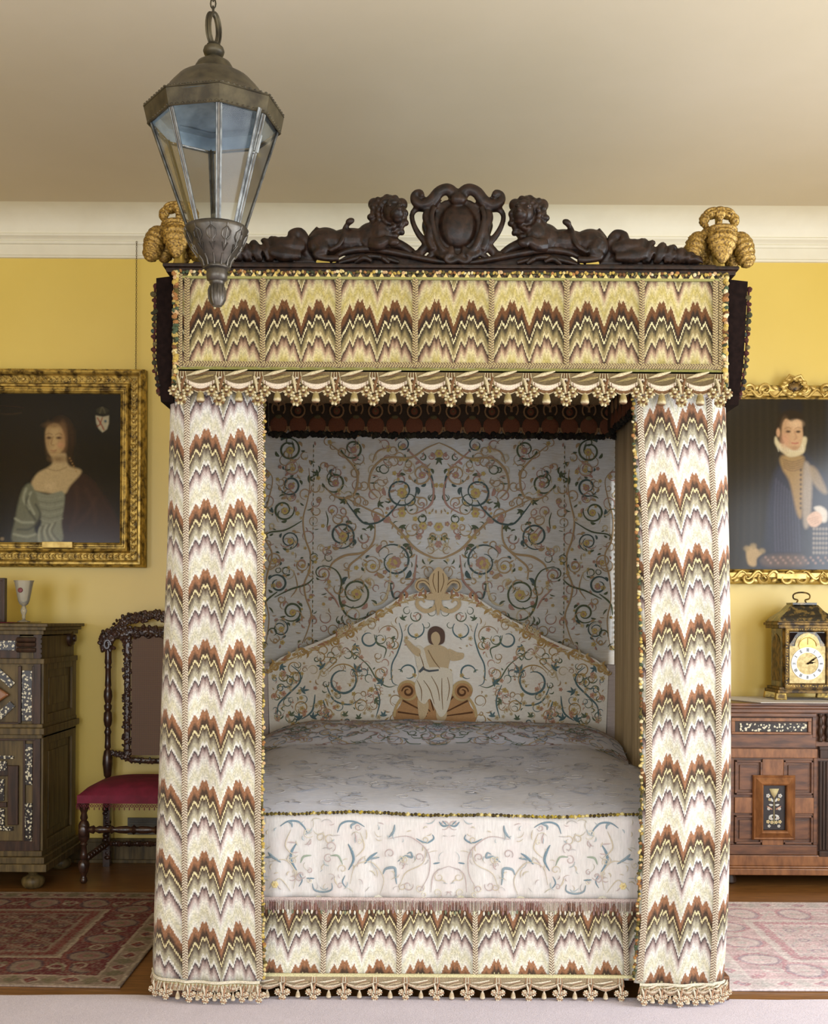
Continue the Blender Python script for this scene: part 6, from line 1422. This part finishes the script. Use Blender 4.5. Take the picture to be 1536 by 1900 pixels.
mb.build('carved_crest_rail', M_ch, ch)
# vent plate on the wall behind the chair
V_ = Plane(6.2, 258, 1533); mb = MB(); mb.box(V_.X(236), V_.X(300), 6.205, 6.22, V_.Z(1549), V_.Z(1518))
for k in range(6): mb.box(V_.X(240), V_.X(296), 6.2, 6.206, V_.Z(1523 + k * 4.5), V_.Z(1521 + k * 4.5))
tag(mb.build('wall_vent', simple('dull_grey_metal', S(84, 80, 70), S(100, 95, 84), .5, .4), origin=(V_.X(268), 6.2, V_.Z(1549)), smooth=0, bevel=.001), 'small grey slatted vent plate low on the wall behind the cane chair', 'vent')

# ---------------------------------------------------------------- right: sideboard
QP = Plane(5.75, 1480, 1450); QX = QP.X; QZ = QP.Z; qd = 5.75
sb = thing('walnut_sideboard', (QX(1600), 5.95, 0), 'walnut sideboard with geometric moulded doors and pearl inlay, right of the bed', 'sideboard')
sx0, sx1 = QX(1338), QX(1338) + 1.62; stz = QZ(1304)
def qb(parts, name, mat, bevel=.003, parent=None):
    mb = MB()
    for (a, b, c, d, dep0, dep1) in parts: mb.box(QX(a), QX(b), qd - dep1, qd - dep0, QZ(d), QZ(c))
    return mb.build(name, mat, parent or sb, bevel=bevel, smooth=0)
mb = MB(); mb.box(sx0 + .01, sx1 - .01, qd, 6.17, QZ(1606), QZ(1315)); mb.build('carcass', M_side, sb, smooth=0)
mb = MB(); mb.box(sx0 - .025, sx1 + .025, qd - .045, 6.18, stz - .014, stz); mb.box(sx0 - .012, sx1 + .012, qd - .03, 6.175, stz - .03, stz - .014); mb.box(sx0, sx1, qd - .018, 6.17, stz - .052, stz - .03); mb.build('top_board', M_side, sb, bevel=.004, smooth=0)
mb = MB(); mb.box(sx0, sx1, qd - .016, 6.17, QZ(1606), QZ(1586)); mb.box(sx0 - .015, sx1 + .015, qd - .032, 6.175, QZ(1622), QZ(1610)); mb.box(sx0 - .005, sx1 + .005, qd - .024, 6.172, QZ(1610), QZ(1606)); mb.build('base_moulding', M_side2, sb, bevel=.004, smooth=0)
for x in (sx0 + .06, sx0 + .8, sx1 - .06):
    for y in (qd + .06, 6.1): mb = MB(); mb.lathe([(.03, 0), (.038, .01), (.036, .03), (.028, QZ(1622))], (x, y, 0), 14); mb.build('foot', M_cabd, sb)
for o_ in (0, 210):
    qb([(1338 + o_, 1512 + o_, 1323, 1330, 0, .02), (1338 + o_, 1350 + o_, 1323, 1368, 0, .014), (1505 + o_, 1512 + o_, 1323, 1368, 0, .014), (1338 + o_, 1512 + o_, 1362, 1388, 0, .012)], 'rail', M_side)
    dr = qb([(1350 + o_, 1505 + o_, 1330, 1363, 0, .012)], 'drawer', M_cabd)
    qb([(1354 + o_, 1502 + o_, 1332, 1338, .012, .024), (1354 + o_, 1502 + o_, 1358, 1362, .012, .024), (1354 + o_, 1361 + o_, 1338, 1358, .012, .022), (1496 + o_, 1502 + o_, 1338, 1358, .012, .022)], 'drawer_moulding', M_side2, .002, dr)
    qb([(1370 + o_, 1494 + o_, 1342, 1357, .012, .017)], 'inlay_panel', M_inl, .001, dr)
    door = qb([(1352 + o_, 1514 + o_, 1388, 1586, 0, .010)], 'door', M_side)
    qb([(1352 + o_, 1514 + o_, 1389, 1406, .010, .02)], 'door_top_rail', M_side2, .003, door)
    qb([(1352 + o_, 1514 + o_, 1567, 1585, .010, .02), (1352 + o_, 1360 + o_, 1406, 1567, .010, .018), (1507 + o_, 1514 + o_, 1406, 1567, .010, .018)], 'door_rail', M_side, .003, door)
    fm = []
    for (a, b, c, d) in ((1361, 1412, 1410, 1474), (1451, 1506, 1410, 1474), (1361, 1412, 1512, 1565), (1451, 1506, 1512, 1565)):
        fm += [(a + o_, b + o_, c, c + 4, .01, .024), (a + o_, b + o_, d - 4, d, .01, .024), (a + o_, a + 4 + o_, c, d, .01, .024), (b - 4 + o_, b + o_, c, d, .01, .024), (a + 9 + o_, b - 9 + o_, c + 9, d - 9, .01, .017)]
    for q_ in range(4): qb(fm[q_ * 5:q_ * 5 + 5], 'corner_panel_moulding', M_side, .002, door)
    for q_ in ((1412 + o_, 1451 + o_, 1408, 1440, .01, .022), (1412 + o_, 1451 + o_, 1555, 1567, .01, .022), (1361 + o_, 1394 + o_, 1479, 1508, .01, .022), (1470 + o_, 1507 + o_, 1479, 1508, .01, .022)): qb([q_], 'cross_tab', M_side2, .002, door)
    mb = MB(); a, b, c, d = QX(1397 + o_), QX(1468 + o_), QZ(1551), QZ(1438)
    mb.sweep_frame(QX(1412 + o_), QX(1453 + o_), QZ(1538), QZ(1456), qd - .008, [(0, .03), (.004, .044), (.012, .05), (.040, .026), (.046, .03), (.052, .022), (.052, 0)]); rf = mb.build('raised_frame', M_side2, door, smooth=20)
    qb([(1412 + o_, 1453 + o_, 1456, 1538, .0, .03)], 'inlay_panel', simple('near_black_ebony', S(30, 24, 24), S(44, 36, 34), .35), .001, rf)
    mb = MB(); cx_ = 1432.5 + o_; MP = Plane(qd - .031, 1480, 1450)
    T2 = Emb(lambda x, y, h: (QX(x), qd - .030 - h, QZ(y)), cx_, 5); T2.h = .0025; pw2, pw3, pw4 = S(206, 190, 140), S(206, 206, 196), S(176, 134, 110)
    T2.blobp([(cx_ - 9, 1462), (cx_ + 9, 1462), (cx_ + 5, 1472), (cx_, 1480), (cx_ - 5, 1472)], pw2, .003, False, 0)
    for (dx, y, r, c) in ((11, 1475, 4, pw3), (8, 1482, 3, pw2), (10, 1499, 3, pw3), (7, 1516, 3.4, pw3), (11, 1523, 3.6, pw2), (4, 1524, 3.4, pw2), (9, 1531, 3, pw3), (4, 1518, 2.4, pw3)): T2.flower(cx_ - dx, y, r, c, pw4, 5)
    for (dx, y, a, L) in ((3, 1500, 3.3, 12), (2, 1486, 3.9, 8), (2, 1510, 2.4, 8), (2, 1492, 2.9, 8)): T2.leaf(cx_ - dx, y, a, L, 4, pw4 if y == 1500 else pw3, .4)
    T2.vine([(cx_, 1480), (cx_, 1528)], [1.4, 1.8], pw2)
    T2.mb.build('pearl_flowers', M_emb, rf, smooth=180)
    if 1:
        qb([(1518 + o_, 1546 + o_, 1388, 1406, 0, .026), (1518 + o_, 1546 + o_, 1578, 1588, 0, .02), (1516 + o_, 1548 + o_, 1384, 1390, 0, .032)] + [(1519 + k * 6 + o_, 1522.5 + k * 6 + o_, 1412, 1576, 0, .016) for k in range(5)] + [(1518 + o_, 1546 + o_, 1411, 1577, 0, .008)], 'fluted_pilaster', M_cabd, .002)
        for k in range(2):
            mb = MB(); mb.lathe([(.008, QZ(1376)), (.014, QZ(1374)), (.008, QZ(1368)), (.016, QZ(1360)), (.012, QZ(1352)), (.007, QZ(1348)), (.013, QZ(1342)), (.010, QZ(1336)), (.007, QZ(1331)), (.013, QZ(1327)), (.012, QZ(1324))], (QX(1520 + k * 13 + o_), qd - .012, 0), 12); mb.build('split_baluster', M_cabd, sb)
# grey-white runner on the sideboard and the clock on it
mb = MB(); rz = stz + .001
P = [(QX(1405), qd - .05), (QX(1415) + 1.25, qd - .05), (QX(1415) + 1.25, 6.16), (QX(1362), 6.16), (QX(1362), 5.95)]
mb.add([(x, y, rz + .0035) for x, y in P] + [(x, y, rz) for x, y in P], [(0, 1, 2, 3, 4), (9, 8, 7, 6, 5)] + [(i, i + 5, (i + 1) % 5 + 5, (i + 1) % 5) for i in range(5)])
tag(mb.build('sideboard_runner', cloth_mat('grey_white_brocade', S(176, 170, 164), S(206, 202, 196), S(190, 178, 168), (10, 10, 10), 12), origin=(QX(1600), 5.95, rz), smooth=0), 'grey-white brocade runner spread on the walnut sideboard under the clock', 'runner')
CK = Plane(5.90, 1497, 1230); KX, KZ = CK.X, CK.Z; cz0 = rz + .0045; kc = KX(1497)
ck = thing('bracket_clock', (kc, 6.0, cz0), 'gilt and black bracket clock with arched brass dial, standing on the sideboard', 'clock')
kw = .134; y0k, y1k = 5.90, 6.075
M_blk = simple('black_gold_lacquer', S(30, 26, 18), S(120, 96, 46), .28, .1, scale=34, lo=.5, hi=.62, coat=.4)
mb = MB(); mb.box(kc - kw, kc + kw, y0k, y1k, KZ(1276), KZ(1166)); body = mb.build('clock_case', M_blk, ck, bevel=.003, smooth=0)
mb = MB(); mb.box(kc - kw - .028, kc + kw + .028, y0k - .028, y1k + .02, KZ(1286) , KZ(1280)); mb.box(kc - kw - .018, kc + kw + .018, y0k - .018, y1k + .012, KZ(1280), KZ(1275)); mb.build('base_moulding', M_goldd, body, bevel=.002, smooth=0); mb = MB(); mb.box(kc - kw - .026, kc + kw + .026, y0k - .026, y1k + .02, KZ(1166), KZ(1160)); mb.box(kc - kw - .036, kc + kw + .036, y0k - .036, y1k + .025, KZ(1160), KZ(1155)); mb.box(kc - kw - .026, kc + kw + .026, y0k - .026, y1k + .02, KZ(1155), KZ(1152))
mb.build('case_cornice', M_goldd, body, bevel=.002, smooth=0)
for sx in (-1, 1):
    for y in (y0k - .01, y1k): mb = MB(); x = kc + sx * (kw + .008); mb.prism([(x - .03, cz0), (x + .03, cz0), (x + .026, KZ(1286)), (x - .026, KZ(1286))], y - .014, y + .014); mb.build('bracket_foot', M_gold, ck, bevel=.002, smooth=0)
mb = MB(); lv = [(0, 1152), (.004, 1149), (.014, 1144), (.034, 1139), (.05, 1134), (.062, 1128), (.072, 1123), (.076, 1122)]
vs = []
for ins, py in lv: vs += [(kc - kw - .02 + ins * 1.1, y0k - .02 + ins * .9, KZ(py)), (kc + kw + .02 - ins * 1.1, y0k - .02 + ins * .9, KZ(py)), (kc + kw + .02 - ins * 1.1, y1k + .015 - ins * .9, KZ(py)), (kc - kw - .02 + ins * 1.1, y1k + .015 - ins * .9, KZ(py))]
fs = [(i * 4 + k, i * 4 + (k + 1) % 4, (i + 1) * 4 + (k + 1) % 4, (i + 1) * 4 + k) for i in range(len(lv) - 1) for k in range(4)] + [(len(lv) * 4 - 4, len(lv) * 4 - 3, len(lv) * 4 - 2, len(lv) * 4 - 1)]
mb.add(vs, fs); mb.box(kc - .064, kc + .064, 5.938, 6.042, KZ(1122), KZ(1118)); top_ = mb.build('bell_top', M_blk, ck, smooth=30)
mb = MB(); yk = 5.99
for k in range(26): mb.ell((kc - .06 + .12 * (k % 13) / 12, y0k + .03 + .006 * (k // 13), KZ(1141 - 8 * (k // 13))), (.009, .006, .005), rot=k, nu=7, nv=5)
mb.build('top_mounts', M_gold, top_)
mb = MB(); C = catmull([(kc - .026, yk, KZ(1118)), (kc - .02, yk, KZ(1113)), (kc - .042, yk, KZ(1110)), (kc - .043, yk, KZ(1103)), (kc - .02, yk, KZ(1099)), (kc + .02, yk, KZ(1099)), (kc + .043, yk, KZ(1103)), (kc + .042, yk, KZ(1110)), (kc + .02, yk, KZ(1113)), (kc + .026, yk, KZ(1118))], 5)
mb.tube(C, .0042, 8); mb.build('carrying_handle', M_goldd, ck)
mb = MB(); mb.sweep_frame(kc - .096, kc + .096, KZ(1268), KZ(1172), y0k, [(-.002, .002), (0, .012), (.006, .016), (.022, .016), (.028, .02), (.034, .012), (.036, 0)]); drf = mb.build('door_frame', M_goldd, ck, smooth=20)
mb = MB(); R_ = random.Random(2)
for (x, z, a, i) in along_frame(kc - .096, kc + .096, KZ(1268), KZ(1172), .014, .014): mb.ell((x + R_.uniform(-.003, .003), y0k - .016, z + R_.uniform(-.003, .003)), (.006, .003, .003), rot=R_.uniform(0, 3), nu=7, nv=5)
mb.build('door_lacquer_flowers', M_goldb, drf)
dz = KZ(1229) - .006
mb = MB(); ar = [(kc - .096, KZ(1268)), (kc + .096, KZ(1268)), (kc + .096, KZ(1199))] + [(kc + .066 * math.cos(a), KZ(1199) + .07 * math.sin(a)) for a in np.linspace(0, PI, 16)] + [(kc - .096, KZ(1199))]
mb.prism(ar, y0k - .006, y0k); dial = mb.build('brass_dial_plate', simple('engraved_brass', S(160, 138, 84), S(196, 176, 122), .4, .3, scale=60, bmp=.3), ck, smooth=0)
mb = MB(); ro, ri = .086, .058; n = 48; vs = []
for k in range(n):
    a = 2 * PI * k / n
    for r, y in ((ro, y0k - .006), (ro, y0k - .010), (ri, y0k - .010), (ri, y0k - .006)): vs.append((kc + r * math.cos(a), y, dz + r * math.sin(a)))
mb.add(vs, [(k * 4 + j, ((k + 1) % n) * 4 + j, ((k + 1) % n) * 4 + j + 1, k * 4 + j + 1) for k in range(n) for j in range(3)])
cr_ = mb.build('chapter_ring', simple('silvered_ring', S(206, 206, 204), S(222, 222, 218), .4, .2), dial, smooth=20)
GL = {'I': [((0, 0), (0, 1))], 'V': [((-.3, 1), (0, 0)), ((0, 0), (.3, 1))], 'X': [((-.3, 1), (.3, 0)), ((-.3, 0), (.3, 1))]}
mb = MB()
for i, nm in enumerate(('XII', 'I', 'II', 'III', 'IIII', 'V', 'VI', 'VII', 'VIII', 'IX', 'X', 'XI')):
    a = PI / 2 - i * PI / 6; cxk, czk = kc + .072 * math.cos(a), dz + .072 * math.sin(a); ux = (math.sin(a), -math.cos(a)); uy = (math.cos(a), math.sin(a)); w = [(.55 if g != 'I' else .26) for g in nm]; tot = sum(w); xo = -tot / 2
    for g, wg in zip(nm, w):
        for (p, q) in GL[g]:
            P3 = []
            for (gx_, gy_) in (p, q): sx_ = (xo + wg / 2 + gx_ * .8) * .0125; sy_ = (gy_ - .5) * .017; P3.append((cxk + ux[0] * sx_ + uy[0] * sy_, y0k - .0108, czk + ux[1] * sx_ + uy[1] * sy_))
            mb.tube(P3, .0009, 4)
        xo += wg
mb.build('roman_numerals', M_darkv, cr_)
mb = MB()
for a, L in ((.18, .042), (.62, .062)): mb.tube([(kc, y0k - .014, dz), (kc + L * .5 * math.cos(a), y0k - .014, dz + L * .5 * math.sin(a)), (kc + L * math.cos(a), y0k - .014, dz + L * math.sin(a))], [.0022, .0032, .0008], 6); mb.ell((kc + L * .55 * math.cos(a), y0k - .014, dz + L * .55 * math.sin(a)), (.006, .002, .005))
mb.ell((kc, y0k - .014, dz), (.005, .004, .005)); mb.build('clock_hands', M_darkv, dial)
mb = MB(); mb.lathe([(.046, 0), (.046, .003), (.001, .003)][::-1], (kc, y0k - .006, KZ(1196)), 24, axis='y')
mb.tube([(kc + .046 * math.cos(a), y0k - .011, KZ(1199) + .046 * math.sin(a)) for a in np.linspace(0, PI, 18)], .0022, 5); mb.tube([(kc, y0k - .012, KZ(1196)), (kc, y0k - .012, KZ(1196) + .034)], .0012, 5); mb.build('subsidiary_dial', M_goldb, dial)
mb = MB()
for sx in (-1, 1): mb.prism([(kc + sx * .095, KZ(1174)), (kc + sx * .095, KZ(1196)), (kc + sx * .078, KZ(1188)), (kc + sx * .066, KZ(1180)), (kc + sx * .05, KZ(1174))], y0k - .005, y0k)
mb.build('spandrels', M_darkv, ck, smooth=0)
mb = MB(); mb.prism([(5.925, KZ(1265)), (6.05, KZ(1265)), (6.05, KZ(1195)), (6.03, KZ(1182)), (5.987, KZ(1176)), (5.945, KZ(1182)), (5.925, KZ(1195))], 0, .004)
for sx, nm in ((-1, 'side_window'), (1, 'side_window')):
    m2 = MB(); m2.v = [(kc + sx * (kw + .002) - sx * v[1], v[0], v[2]) for v in mb.v]; m2.f = mb.f; m2.vc = mb.vc; m2.u = mb.u; m2.m = mb.m; m2.build(nm, M_goldd, ck, smooth=0)
